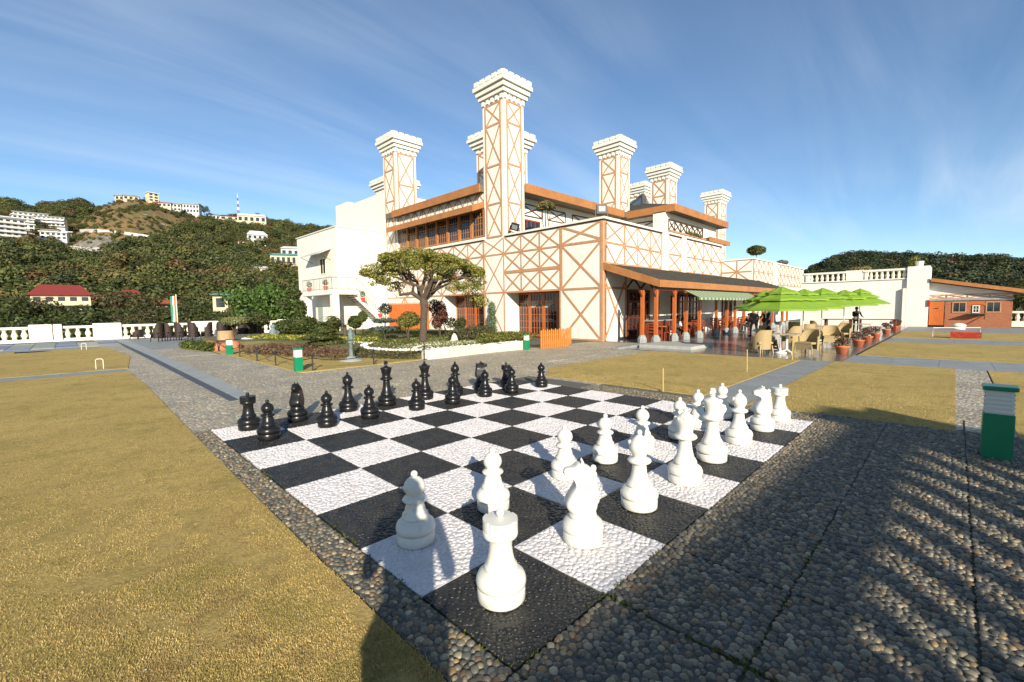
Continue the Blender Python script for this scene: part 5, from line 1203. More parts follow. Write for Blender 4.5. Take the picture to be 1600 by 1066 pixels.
# ---- main tree
t = thing('garden_tree', 'spreading umbrella-shaped tree with sparse yellow-green leaves before the facade', 'tree', (10.28, 16.08, 0))
RV = _r0; FV = Vector((math.sin(YAW), math.cos(YAW), 0))
def sc3(s, d, z): return RV*s+FV*d+Vector((0, 0, z))
tr = MB(); tr.tube([sc3(0, 0, 0), sc3(-.02, 0, .5), sc3(.03, 0, 1.2), sc3(.08, 0, 1.9), sc3(.06, 0, 2.35)], [.25, .19, .165, .17, .20], 10)
tro = tr.build('trunk', M_bark, t, True)
R2 = random.Random(5); tips = []
def branch(p, tgt, r, depth, mb):
    p = Vector(p); tgt = Vector(tgt); s_, d_ = tgt.dot(RV), tgt.dot(FV); e_ = math.sqrt((s_/2.7)**2+(d_/1.6)**2)
    if e_ > 1: tgt = RV*(s_/e_)+FV*(d_/e_)+Vector((0, 0, tgt.z))
    tgt.z = min(tgt.z, 4.25-.10*tgt.dot(RV)**2); n = 5; pts = [p]
    for k in range(1, n): q = p.lerp(tgt, k/n); L = (tgt-p).length; q += Vector((R2.gauss(0, .05), R2.gauss(0, .05), R2.gauss(0, .05)+.10*math.sin(math.pi*k/n)))*L; pts.append(q)
    pts.append(tgt); mb.tube(pts, [r*(1-.55*k/n) for k in range(n+1)], 6 if depth < 2 else 4, cap=False)
    if depth >= 3: tips.append(tgt); tips.append(pts[3]); return
    for _ in range(2 if depth == 0 else 3 if depth < 2 else 2):
        k = R2.choice((2, 3, 4, 5)); L = (tgt-p).length*R2.uniform(.4, .7); d = (tgt-p).normalized()+Vector((R2.gauss(0, .6), R2.gauss(0, .6), R2.gauss(.12, .35))); branch(pts[k], pts[k]+d.normalized()*L, r*.5, depth+1, mb)
fork = sc3(.06, 0, 2.2)
limbs = [((-2.1, .1, 3.1), .10), ((-1.4, 1.4, 3.7), .09), ((-.7, -.9, 4.1), .09), ((.1, .6, 4.3), .10), ((.9, -1.0, 4.1), .09), ((1.9, .2, 3.8), .11), ((2.2, .8, 3.4), .09), ((1.6, -1.2, 3.5), .08), ((-1.3, -1.1, 3.4), .08), ((.6, 1.7, 3.7), .08), ((2.3, -.3, 3.2), .08)]
for k, (q, r) in enumerate(limbs):
    lb_ = MB(); branch(fork, sc3(*q), r, 0, lb_); lb_.build('limb', M_bark, t, True)
blobs = []
for p in tips:
    s_ = p.dot(RV)
    if R2.random() < .9 and -3.3 < s_ < 2.9 and p.z > 2.5: blobs.append((p.x, p.y, min(p.z+.02, 4.5), .26, .26, .18))
R3 = random.Random(77)
for _ in range(250):
    s, d = R3.uniform(-2.9, 3.0), R3.uniform(-1.7, 1.7)
    if (s/2.95)**2+(d/1.75)**2 > 1: continue
    zt = 4.60-.13*s*s-.22*d*d+.16*math.sin(s*3.1)*math.cos(d*2.7)-(.26*max(0, s-1.6)**1.5)-(.10*max(0, -s-1.8))-R3.random()**1.3*(1.0 if s < -1 else .75 if s < .8 else 1.5)
    if s < -2.1 and R3.random() < .5: continue
    v = sc3(s, d, zt); r = R3.uniform(.20, .40); blobs.append((v.x, v.y, v.z, r, r, r*.5))
V, F, Tn = leafy(33000, blobs, .048, [(.26,.26,.055),(.18,.21,.04),(.35,.31,.065),(.11,.15,.03),(.40,.32,.09)], 21)
link('crown', npmesh('crown', V, F, M_leaf, Tn), t)
# ---- garden shrubs (things that can be told apart)
bushy('garden_shrub', 'round clipped little tree with yellowish ball crown left of the main trunk', 'shrub', G(640, 541), [(0, 0, 1.35, .55, .55, .42), (-.3, 0, 1.2, .35, .35, .3), (.35, .1, 1.3, .35, .35, .32)], 2600, .05, G_YEL, 31, 2, stemr=.05)
bushy('garden_shrub', 'dark red-leaved shrub right of the main trunk', 'shrub', G(688, 538), [(0, 0, 1.9, .38, .38, .38), (.15, 0, 1.5, .35, .35, .3), (-.1, .1, 1.1, .3, .3, .3)], 1500, .06, G_RED, 32, 4)
bushy('garden_shrub', 'loose dark green shrub with long branches beside the red-leaved one', 'shrub', G(700, 536), [(.3, 0, 1.1, .5, .4, .3), (-.5, 0, 1.5, .45, .4, .5), (-.7, .2, 2.0, .4, .3, .4), (.7, 0, .9, .3, .3, .2)], 1500, .06, G_DRK, 33, 5)
bushy('climbing_plant', 'pale green climber growing up the timbered wall between the glazed doors', 'climber', Vector((18.45, 20.3, 0)), [(0, 0, 1.0, .25, .45, .6), (0, -.1, 1.8, .2, .3, .6), (0, .1, .5, .35, .6, .4)], 2400, .05, [(.16,.22,.12),(.10,.16,.08),(.22,.27,.17)], 34, 3)
bushy('garden_shrub', 'dark tiered bonsai pine low in front of the white wing', 'shrub', G(507, 548), [(0, 0, 1.25, .3, .3, .08), (.1, 0, .9, .6, .5, .10), (-.2, 0, .62, .85, .7, .12), (.2, 0, .35, 1.0, .8, .12)], 4200, .06, [(.07,.09,.02),(.11,.11,.03),(.05,.07,.018)], 35, 3, stemr=.05)
bushy('garden_shrub', 'large dark green bush at the left front of the white wing', 'shrub', G(472, 529), [(0, 0, .9, 1.2, 1.0, .65), (-.9, .4, .8, .8, .8, .5), (1.0, -.8, .6, .8, .8, .4), (0, 0, 2.0, .4, .4, .6), (-.3, .3, 3.0, .5, .5, .4), (-.8, .6, 2.3, .4, .4, .4)], 6500, .10, G_DRK+G_MID[:1], 36, 5, stemr=.06)
bushy('topiary_ball', 'mushroom-shaped yellow-green topiary above the dark wicker chairs', 'topiary', Vector((6.6, 33.0, 0)), [(0, 0, 1.25, .8, .8, .3), (.3, -.3, 1.3, .5, .5, .28), (-.3, .3, 1.22, .5, .5, .28)], 3800, .06, [(.24,.24,.10),(.16,.18,.06),(.30,.29,.14)], 37, 4, stemr=.05)
bushy('garden_shrub', 'dark rounded shrub right behind the mushroom topiary', 'shrub', Vector((8.3, 34.2, 0)), [(0, 0, 1.3, .9, .9, .5)], 2200, .09, G_DRK, 38, 3)
t = thing('palm_plant', 'small palm with arching fronds before the white stair', 'palm', G(540, 538)); b = MB(); r_ = random.Random(3)
for k in range(16):
    a = k*2.4; L = r_.uniform(.9, 1.3); pts = [Vector((0, 0, 1.0))+Vector((math.cos(a)*L*q, math.sin(a)*L*q, .75*math.sin(q*2.2)-.25*q)) for q in (0, .25, .5, .75, 1)]
    for p, q in zip(pts, pts[1:]):
        for j in range(4):
            m_ = p.lerp(q, j/4); sd_ = Vector((-math.sin(a), math.cos(a), 0))
            for sg in (-1, 1): b.face([m_, m_+sd_*sg*.22+Vector((math.cos(a)*.12, math.sin(a)*.12, -.06)), m_+Vector((math.cos(a)*.05, math.sin(a)*.05, 0))], 0, r_.choice(((.10, .13, .03), (.15, .16, .05), (.07, .09, .02))))
b.build('fronds', M_leaf, t); MB().tube([(0, 0, 0), (0, 0, 1.05)], [.14, .09], 8).build('trunk', M_bark, t, True)
bushy('garden_shrub', 'clipped ball shrub right of the small palm', 'shrub', G(556, 534), [(0, 0, 1.15, .42, .42, .38)], 1300, .08, G_MID, 39, 3)
bushy('garden_shrub', 'clipped ball shrub left of the small palm', 'shrub', G(523, 535), [(0, 0, 1.05, .42, .42, .42), (-.3, 0, .6, .35, .35, .3)], 1300, .08, G_DRK+G_YEL[:1], 40, 3)
bushy('garden_shrub', 'slender standard tree with small round head by the stair', 'shrub', G(568, 531), [(0, 0, 1.45, .30, .30, .34)], 700, .08, G_MID, 41, 1)
bushy('garden_shrub', 'grey green layered shrub before the orange screen', 'shrub', G(602, 541), [(0, 0, 1.3, .7, .6, .12), (0, 0, .9, .9, .8, .12), (.1, 0, 1.9, .3, .3, .3)], 1700, .06, [(.09,.12,.10),(.06,.09,.08),(.13,.16,.13)], 42, 3)
bushy('roof_plant', 'spiky olive tree in a pot on the clubhouse terrace beside the tallest chimney', 'plant', Vector((20.9, 17.6, 5.45)), [(0, 0, 3.0, .55, .55, .28), (-.3, .2, 2.9, .3, .3, .25), (.35, -.2, 2.95, .3, .3, .22)], 1100, .09, [(.16,.14,.05),(.10,.10,.035),(.2,.15,.06)], 43, 5, stemr=.05)
bushy('roof_plant', 'clipped dark bush standing on the parapet of the far wing', 'plant', Vector((49.5, 13.4, 6.4)), [(0, 0, 1.1, .9, .9, .5), (-.4, 0, 1.2, .5, .5, .4)], 1300, .14, G_DRK+G_YEL[:1], 44, 2)
bushy('roof_plant', 'small shrub on the far parapet nearer the balustrade', 'plant', Vector((58.5, 13.2, 6.2)), [(0, 0, .6, 1.0, .6, .3)], 500, .12, [(.2,.17,.12),(.12,.12,.06)], 45, 2)
bushy('window_box_plant', 'brownish plants spilling from the upper ledge', 'plant', Vector((38.5, 15.3, 8.0)), [(-.8, 0, .18, .6, .2, .15), (.3, 0, .2, .7, .2, .16), (1.2, 0, .14, .5, .2, .12)], 700, .07, G_DRY+G_YEL, 46, 2)
bushy('wall_shrub', 'yellow-green shrub showing above the tall white wall end', 'shrub', Vector((46.5, 1.0, 4.6)), [(0, 0, .5, .4, .4, .5)], 400, .09, G_YEL, 47, 2)
bushy('wall_shrub', 'orange-tinted shrub behind the balustrade pier', 'shrub', Vector((49, 4.7, 3.7)), [(0, 0, 1.15, .9, .9, .35)], 500, .12, [(.28,.2,.05),(.2,.16,.05),(.12,.12,.03)], 48, 2)
for k, (p, lb) in enumerate(((Vector((13.1, 36.9, 3.45)), 'red potted plant at the left end of the stair landing'), (Vector((13.1, 33.6, 3.45)), 'red potted plant at the corner of the stair landing'), (Vector((15.6, 32.5, 2.55)), 'red potted plant at the top of the stair flight'), (Vector((17.1, 32.5, 1.25)), 'red potted plant halfway down the stair flight'))):
    t = thing('stair_pot', lb, 'potted plant', tuple(p), 0, 'red pots on the outside stair'); MB().lathe([(.14, 0), (.19, .32), (.001, .32)], n=12).build('pot', mat('red_pot', (.5, .06, .03), .6), t); foliage('foliage', 160, [(0, 0, .6, .22, .22, .28)], .06, G_MID+G_RED[:1], 60+k, t)
bushy('garden_shrub', 'pale potted plant behind the glass doors at the left', 'shrub', Vector((18.3, 23.2, 0)), [(0, 0, .9, .35, .35, .4)], 600, .06, G_DRK, 49, 2)
t = thing('pale_stone', 'pale upright pear-shaped stone in the raised bed', 'stone', (10.95, 14.6, .3)); MB().lathe([(.14, 0), (.17, .12), (.12, .3), (.06, .4), (.001, .44)], n=12).build('stone', M_wall2, t, True)
# ================================================================= LEFT BALUSTRADE
lb_ = thing('left_balustrade', 'long white terrace balustrade with cream bulbous balusters along the left edge', 'balustrade', (0, 0, 0))
MB().box(-16, 41.7, 0, 18.5, 42.5, .10).build('plinth', M_trim, lb_)
MB().box(-16, 41.9, .10, 18.5, 42.3, .20).build('bottom_rail', M_trim, lb_); MB().box(-16, 41.9, .88, 18.5, 42.3, 1.04).build('top_rail', M_trim, lb_)
for x0, x1, z in ((-3.22, -2.12, 1.18), (-2.08, -1.65, 1.18), (-.12, 1.42, 1.18), (5.7, 7.5, 1.14), (12.2, 14.6, 1.14), (-9.5, -8, 1.18)):
    bevel(MB().box(x0, 41.78, .09, x1, 42.42, z).build('pier', M_wall, lb_), .05)
bl2 = MB().lathe([(.13, 0), (.13, .05), (.08, .08), (.15, .22), (.165, .30), (.11, .45), (.075, .56), (.12, .62), (.13, .68)], n=12).mesh('baluster', M_wall2, True)
for a, b_ in ((-8.0, -3.22), (-1.65, -.12), (1.42, 5.7), (7.5, 12.2), (14.6, 18.4)):
    n = int((b_-a)/.42)
    for k in range(n): link('baluster', bl2, lb_, (a+(b_-a)*(k+.5)/n, 42.1, .20))
# ================================================================= TERRAIN AND HILLS
def ridge(pts):
    out = []
    for px, py in pts:
        d = ray(px, py); out.append((math.atan2(d.y, d.x), d.z/math.hypot(d.x, d.y)))
    out.sort(); return out
def interp(tab, a):
    if a <= tab[0][0]: return tab[0][1]
    if a >= tab[-1][0]: return tab[-1][1]
    for (a0, v0), (a1, v1) in zip(tab, tab[1:]):
        if a <= a1: return v0+(v1-v0)*(a-a0)/(a1-a0)
from mathutils import noise as MN
def hill(name, tab, D, a0, a1, r0, zbase, rough, mt, nr=46, na=220, back=260, pw=1.0, wob=.04):
    V = []; zf = {}
    def height(a, r):
        zr = CAM.z+interp(tab, a)*D; s = (r-r0)/(D-r0)
        n = MN.fractal(Vector((math.cos(a)*r*.012, math.sin(a)*r*.012, 3.1)), 1, 2, 5)
        if s <= 1: return zbase+(zr-zbase)*max(0, s)**pw+n*rough*math.sin(math.pi*min(1, max(0, s)))**.6*1.0
        return zr-(r-D)*.35+n*rough*min(1, (r-D)/80)
    for i in range(na+1):
        a = a0+(a1-a0)*i/na
        for j in range(nr+1):
            r = r0+(D+back-r0)*j/nr if j < nr else D+back
            V.append((CAM.x+r*math.cos(a), CAM.y+r*math.sin(a), height(a, r)))
    F = [(i*(nr+1)+j, i*(nr+1)+j+1, (i+1)*(nr+1)+j+1, (i+1)*(nr+1)+j) for i in range(na) for j in range(nr)]
    o = link(name, npmesh(name, np.array(V), np.array(F), mt, None, True)); o['kind'] = 'structure'; return o, height
def slope_mat():
    M = mat('hillside_scrub', (.22, .13, .05), .95, (.10, .09, .03), .05, .8, bump=.8, bscale=.6, fine=.35, fscale=.5); nt = M.node_tree; b = nt.nodes['Principled BSDF']
    src = b.inputs['Base Color'].links[0].from_socket; g = nt.nodes.new('ShaderNodeNewGeometry'); n = nt.nodes.new('ShaderNodeTexNoise'); n.inputs['Scale'].default_value = .045; n.inputs['Detail'].default_value = 9; n.inputs['Roughness'].default_value = .75; nt.links.new(g.outputs['Position'], n.inputs[0])
    r = nt.nodes.new('ShaderNodeMapRange'); r.inputs[1].default_value = .52; r.inputs[2].default_value = .62; nt.links.new(n.outputs[0], r.inputs[0])
    m2 = nt.nodes.new('ShaderNodeMixRGB'); nt.links.new(r.outputs[0], m2.inputs[0]); nt.links.new(src, m2.inputs[1]); m2.inputs[2].default_value = (.055, .07, .02, 1)
    n3 = nt.nodes.new('ShaderNodeTexNoise'); n3.inputs['Scale'].default_value = .09; n3.inputs['Detail'].default_value = 8; nt.links.new(g.outputs['Position'], n3.inputs[0]); r3 = nt.nodes.new('ShaderNodeMapRange'); r3.inputs[1].default_value = .63; r3.inputs[2].default_value = .7; nt.links.new(n3.outputs[0], r3.inputs[0])
    m3 = nt.nodes.new('ShaderNodeMixRGB'); nt.links.new(r3.outputs[0], m3.inputs[0]); nt.links.new(m2.outputs[0], m3.inputs[1]); m3.inputs[2].default_value = (.30, .26, .20, 1); nt.links.new(m3.outputs[0], b.inputs['Base Color']); return M
M_slope = slope_mat(); M_forestfloor = mat('forest_floor', (.035, .045, .015), .95, (.06, .05, .02), .03, .8)
D1 = 460
tabA = ridge([(-700, 330), (-300, 325), (-100, 322), (0, 325), (50, 331), (85, 338), (110, 348), (125, 345), (150, 326), (168, 317), (182, 312), (205, 309), (240, 310), (257, 317), (290, 326), (320, 340), (345, 348), (380, 351), (415, 353), (440, 363), (470, 373), (520, 386), (640, 395), (900, 420)])
A0, A1 = math.radians(40), math.radians(128)
main_hill, hA = hill('hillside', tabA, D1, A0, A1, 62, -22, 7, M_slope)
tabB = ridge([(-700, 300), (-200, 305), (0, 317), (20, 320), (50, 330), (75, 324), (100, 321), (130, 320), (145, 330), (200, 345), (350, 348), (360, 343), (410, 346), (450, 350), (470, 357), (500, 360), (600, 366), (900, 400)])
back_ridge, hB = hill('far_ridge', tabB, 950, A0, A1, 560, 20, 10, M_forestfloor, nr=20, na=160)
tabC = ridge([(900, 474), (1150, 456), (1240, 441), (1262, 432), (1285, 419), (1310, 408), (1335, 403), (1370, 404), (1400, 407), (1440, 408), (1475, 413), (1500, 413), (1530, 408), (1560, 408), (1600, 414), (1750, 428), (2100, 448)])
right_hill, hC = hill('right_hill', tabC, 420, math.radians(-50), math.radians(45), 66, -14, 6, M_forestfloor, nr=30, na=160, pw=.8)
b = MB(); n = 60
vb = [(CAM.x+r*math.cos(2*math.pi*k/n), CAM.y+r*math.sin(2*math.pi*k/n), -26) for r in (0.01, 3500) for k in range(n)]
b.raw(vb, [(k, (k+1) % n, n+(k+1) % n, n+k) for k in range(n)]); o = b.build('valley_floor', M_forestfloor); o['kind'] = 'structure'
# tree prototypes for the distance
def lump_tree(seed, nq, pal):
    r = np.random.RandomState(seed); nb = r.randint(3, 6); bl = [(r.uniform(-.28, .28), r.uniform(-.28, .28), .55+r.uniform(-.12, .22), r.uniform(.24, .36), r.uniform(.24, .36), r.uniform(.22, .34)) for _ in range(nb)]
    d = r.normal(size=(nq, 3)); d /= np.linalg.norm(d, axis=1)[:, None]; B = np.array(bl)[r.randint(0, nb, nq)]
    P = B[:, :3]+d*B[:, 3:6]*r.uniform(.75, 1.05, (nq, 1)); nrm = d+r.normal(size=(nq, 3))*.45; nrm /= np.linalg.norm(nrm, axis=1)[:, None]
    t = np.cross(nrm, r.normal(size=(nq, 3))); t /= np.linalg.norm(t, axis=1)[:, None]; b_ = np.cross(nrm, t); s = r.uniform(.025, .055, (nq, 1))
    V = np.stack([P-t*s, P-b_*s, P+t*s, P+b_*s], 1).reshape(-1, 3); return V, np.arange(4*nq).reshape(-1, 4), np.repeat(r.uniform(.65, 1.3, (nq, 1)), 4, 0)
PROTO_COL = bpy.data.collections.new('forest_tree_kinds')
M_fleaf = mat('forest_leaf', (1, 1, 1), .6, None, .4, .3, tint=True, spec=.2, trans=.15)
_nt = M_fleaf.node_tree; _a = _nt.nodes.new('ShaderNodeAttribute'); _a.attribute_type = 'INSTANCER'; _a.attribute_name = 'tree_colour'
_mm = _nt.nodes.new('ShaderNodeMixRGB'); _mm.blend_type = 'MULTIPLY'; _mm.inputs[0].default_value = 1
_src = _nt.nodes['Principled BSDF'].inputs['Base Color'].links[0].from_socket
_nt.links.new(_src, _mm.inputs[1]); _nt.links.new(_a.outputs['Color'], _mm.inputs[2])
for n_ in _nt.nodes:
    if n_.type in ('BSDF_PRINCIPLED', 'BSDF_TRANSLUCENT'): _nt.links.new(_mm.outputs[0], n_.inputs[0])
for s_ in range(8):
    V, F, T = lump_tree(s_, 520, None); PROTO_COL.objects.link(bpy.data.objects.new('forest_tree_kind_%d' % s_, npmesh('forest_tree', V, F, M_fleaf, T)))
FOL = np.array([(.075,.090,.026),(.095,.105,.030),(.055,.070,.022),(.12,.115,.036),(.135,.105,.038),(.078,.09,.038),(.15,.085,.04),(.105,.12,.04)])
def forest(name, pts, hs, lb):
    n = len(pts); me = bpy.data.meshes.new(name); me.vertices.add(n); me.vertices.foreach_set('co', (pts-np.array([[0, 0, .12]])*hs[:, None]).astype(np.float32).ravel())
    col = FOL[nrs.choice(8, n, p=[.2,.17,.18,.14,.09,.1,.04,.08])]*nrs.uniform(.7, 1.3, (n, 1)); wd = nrs.uniform(.95, 1.45, n)
    def at(nm, ty, arr, key): a_ = me.attributes.new(nm, ty, 'POINT'); a_.data.foreach_set(key, np.ascontiguousarray(arr, np.float32).ravel())
    at('tree_colour', 'FLOAT_COLOR', np.c_[col, np.ones(n)], 'color'); at('tree_scale', 'FLOAT_VECTOR', np.c_[hs*wd, hs*wd, hs], 'vector'); at('tree_turn', 'FLOAT_VECTOR', np.c_[np.zeros(n), np.zeros(n), nrs.uniform(0, 6.28, n)], 'vector')
    o = link(name, me); g = bpy.data.node_groups.new(name, 'GeometryNodeTree'); g.interface.new_socket('Geometry', in_out='INPUT', socket_type='NodeSocketGeometry'); g.interface.new_socket('Geometry', in_out='OUTPUT', socket_type='NodeSocketGeometry')
    N = g.nodes; gi = N.new('NodeGroupInput'); go = N.new('NodeGroupOutput'); ip = N.new('GeometryNodeInstanceOnPoints'); ci = N.new('GeometryNodeCollectionInfo'); ci.inputs['Collection'].default_value = PROTO_COL; ci.inputs['Separate Children'].default_value = True; ci.inputs['Reset Children'].default_value = True
    def na(nm, ty): q = N.new('GeometryNodeInputNamedAttribute'); q.data_type = ty; q.inputs[0].default_value = nm; return q.outputs[0]
    ri = N.new('FunctionNodeRandomValue'); ri.data_type = 'INT'; ri.inputs[4].default_value = 0; ri.inputs[5].default_value = 7
    g.links.new(gi.outputs[0], ip.inputs['Points']); g.links.new(ci.outputs[0], ip.inputs['Instance']); ip.inputs['Pick Instance'].default_value = True; g.links.new(ri.outputs[2], ip.inputs['Instance Index'])
    g.links.new(na('tree_turn', 'FLOAT_VECTOR'), ip.inputs['Rotation']); g.links.new(na('tree_scale', 'FLOAT_VECTOR'), ip.inputs['Scale']); g.links.new(ip.outputs[0], go.inputs[0])
    o.modifiers.new('forest', 'NODES').node_group = g; tag(o, lb, 'forest', kind='stuff')
def pxof(x, y, z):
    v = Vector((x, y, z))-CAM; d = v.dot(_f); return (800+F_PX*v.dot(_r)/d, 533-F_PX*v.dot(_u)/d) if d > 1 else (-999, -999)
pts, hs = [], []
while len(pts) < 5200:
    s = rnd.random()**1.25; r = 75+(D1+20-75)*s; a = rnd.uniform(math.radians(60), math.radians(103)); z = hA(a, r); x, y = CAM.x+r*math.cos(a), CAM.y+r*math.sin(a); px, py = pxof(x, y, z)
    dens = 1.0
    n_ = MN.noise(Vector((x*.03, y*.03, 0)))
    if 95 < px < 320 and py < 412: 
        dens = .01 if n_ < .25 else .12
        if px > 205 and py > 345+(322-px)*.5: dens = 1
        if py > 398 and px < 112: dens = 1
    if px < 115 and 322 < py < 392: dens = .5
    if rnd.random() > dens: continue
    h = rnd.uniform(4, 7.8)*(.55 if px < 115 and py < 392 else .6 if dens < 1 and s > .6 else 1)
    if s > .93: h *= .6
    pts.append((x, y, z)); hs.append(h)
forest('hillside_forest', np.array(pts), np.array(hs), 'dense mixed oak and pine forest covering the hillside at left')
pts, hs = [], []
while len(pts) < 2000:
    a = rnd.uniform(math.radians(60), math.radians(103)); r = rnd.uniform(800, 965); pts.append((CAM.x+r*math.cos(a), CAM.y+r*math.sin(a), hB(a, r))); hs.append(rnd.uniform(7, 15))
forest('far_ridge_forest', np.array(pts), np.array(hs), 'forest along the far ridge behind the hill')
pts, hs = [], []
while len(pts) < 3300:
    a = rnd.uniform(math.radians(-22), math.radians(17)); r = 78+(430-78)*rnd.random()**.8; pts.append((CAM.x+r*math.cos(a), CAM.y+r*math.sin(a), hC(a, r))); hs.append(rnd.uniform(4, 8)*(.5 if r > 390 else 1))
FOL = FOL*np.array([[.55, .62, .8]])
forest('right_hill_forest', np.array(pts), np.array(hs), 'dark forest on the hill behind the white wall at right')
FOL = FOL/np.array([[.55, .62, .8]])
pts, hs = [], []
while len(pts) < 900:
    s = rnd.uniform(.45, 1.02); r = 75+(D1-75)*s; a = rnd.uniform(math.radians(78), math.radians(92)); z = hA(a, r); x, y = CAM.x+r*math.cos(a), CAM.y+r*math.sin(a); px, py = pxof(x, y, z)
    if 90 < px < 335 and py < 392 and MN.noise(Vector((x*.05, y*.05, 4))) > -.25: pts.append((x, y, z)); hs.append(rnd.uniform(.9, 2.6))
forest('scrub', np.array(pts), np.array(hs), 'low scrub and bushes dotted over the brown upper slope')
M_rock = mat('cut_rock', (.22, .20, .165), .9, (.07, .06, .045), .22, .95, bump=1.0, bscale=.8, fine=.4, fscale=.7)
def on_hill(px, py, off=2.0):
    d = ray(px, py); a = math.atan2(d.y, d.x); te = d.z/math.hypot(d.x, d.y); r = 150
    while r < 470 and hA(a, r) < CAM.z+te*r: r += 1.5
    r -= off; return Vector((CAM.x+r*math.cos(a), CAM.y+r*math.sin(a), CAM.z+te*r))
rk = []; nx, ny = 44, 9
for i in range(nx+1):
    px = 112+108*i/nx; t_ = i/nx; ytop = 386-17*math.sin(math.pi*min(1, t_*1.15+.02))**.8; ybot = 389.5
    for j in range(ny+1):
        p = on_hill(px, ytop+(ybot-ytop)*j/ny, 0.3+3.2*math.sin(math.pi*(j+.3)/(ny+.6))); q = MN.fractal(p*.12, 1, 2, 4)*1.8; rk.append(p+Vector((q*.3, -q, q*.4)))
o = link('rock_face', npmesh('rock_face', np.array(rk), np.array([(i*(ny+1)+j, i*(ny+1)+j+1, (i+1)*(ny+1)+j+1, (i+1)*(ny+1)+j) for i in range(nx) for j in range(ny)]), M_rock)); o['kind'] = 'structure'; o['label'] = 'grey rock cut below the brown upper slope'
# ---- near trees beyond the balustrade: individuals
def tree_meshes(seed, pal):
    r = random.Random(seed); bl = [(r.uniform(-.33, .33), r.uniform(-.33, .33), .62+r.uniform(-.2, .22), r.uniform(.12, .2), r.uniform(.12, .2), r.uniform(.09, .15)) for _ in range(14)]
    V, F, T = leafy(3600, bl, .022, pal, seed); tm = MB(); tm.tube([(0, 0, -.25), (.01, 0, .2), (0, .01, .45)], [.035, .028, .018], 7)
    for q in bl[:8]: tm.tube([(0, 0, .3), (q[0]*.5, q[1]*.5, .3+(q[2]-.3)*.6), (q[0], q[1], q[2])], [.015, .01, .005], 5)
    return npmesh('crown', V, F, M_leaf, T), tm.mesh('trunk', M_bark, True)
TM = [tree_meshes(1, G_DRK+[(.08,.09,.03)]), tree_meshes(2, [(.06,.085,.02),(.09,.10,.03),(.05,.065,.02)]), tree_meshes(3, [(.10,.085,.03),(.07,.07,.025),(.12,.09,.04)]), tree_meshes(4, [(.075,.10,.025),(.055,.075,.02)])]
TB = tree_meshes(9, [(.09,.16,.03),(.12,.19,.04),(.06,.11,.02)])
ORD = 'first second third fourth fifth sixth seventh eighth ninth tenth eleventh twelfth thirteenth fourteenth fifteenth sixteenth seventeenth'.split()
side = lambda px: 'left' if px < 160 else ('middle' if px < 330 else 'right')
used = set(); kinds = ['dark green', 'mid green', 'olive brown', 'deep green']
ntree = 0
landmarks = ['behind the leftmost baluster run', 'behind the double pier', 'behind the second wide pier', 'behind the dark wicker chairs', 'behind the flag pole', 'behind the mushroom topiary', 'beside the white wing']
def lm(px): return landmarks[0 if px < 47 else 1 if px < 120 else 2 if px < 215 else 4 if 262 < px < 300 else 3 if px < 340 else 5 if px < 400 else 6]
for row, (D, n, hh) in enumerate(((58, 17, 8.5), (72, 16, 10), (92, 16, 11))):
    for k in range(n):
        px = -30+520*(k+.5+rnd.uniform(-.3, .3))/n; q = AT(px, 500, D+rnd.uniform(-4, 4)); kk = rnd.randrange(4); h = hh*rnd.uniform(.75, 1.1)
        topz = CAM.z+(484-rnd.uniform(*((488, 505), (468, 492), (452, 478))[row]))/F_PX*D*.95; base = topz-h*.92
        t = thing('hillside_tree', f'{kinds[kk]} tree, {ORD[k]} from the left, {("nearest", "middle", "farthest")[row]} row beyond the left balustrade', 'tree', (q.x, q.y, base), rnd.uniform(0, 6), 'trees just beyond the left balustrade')
        link('crown', TM[kk][0], t); link('trunk', TM[kk][1], t); t.scale = (h*1.05, h*1.05, h)
q = AT(406, 500, 62); t = thing('bright_tree', 'bright green round tree rising beyond the balustrade left of the white wing', 'tree', (q.x, q.y, -4.9)); link('crown', TB[0], t); link('trunk', TB[1], t); t.scale = (10.5, 10.5, 12.2)
for k, (px, D, tp) in enumerate(((1582, 62, 462), (1605, 58, 455), (1630, 66, 450), (1560, 75, 462))):
    q = AT(px, 480, D); topz = CAM.z+(474-tp)/F_PX*D; t = thing('hillside_tree', ('olive tree right of the brick house roof', 'dark tree at the right frame edge behind the balustrade', 'tree just outside the right edge', 'dark tree peeping over the brick house roof end')[k], 'tree', (q.x, q.y, topz-7.5), k, 'trees beyond the right balustrade'); link('crown', TM[k % 4][0], t); link('trunk', TM[k % 4][1], t); t.scale = (7.5, 7.5, 8)
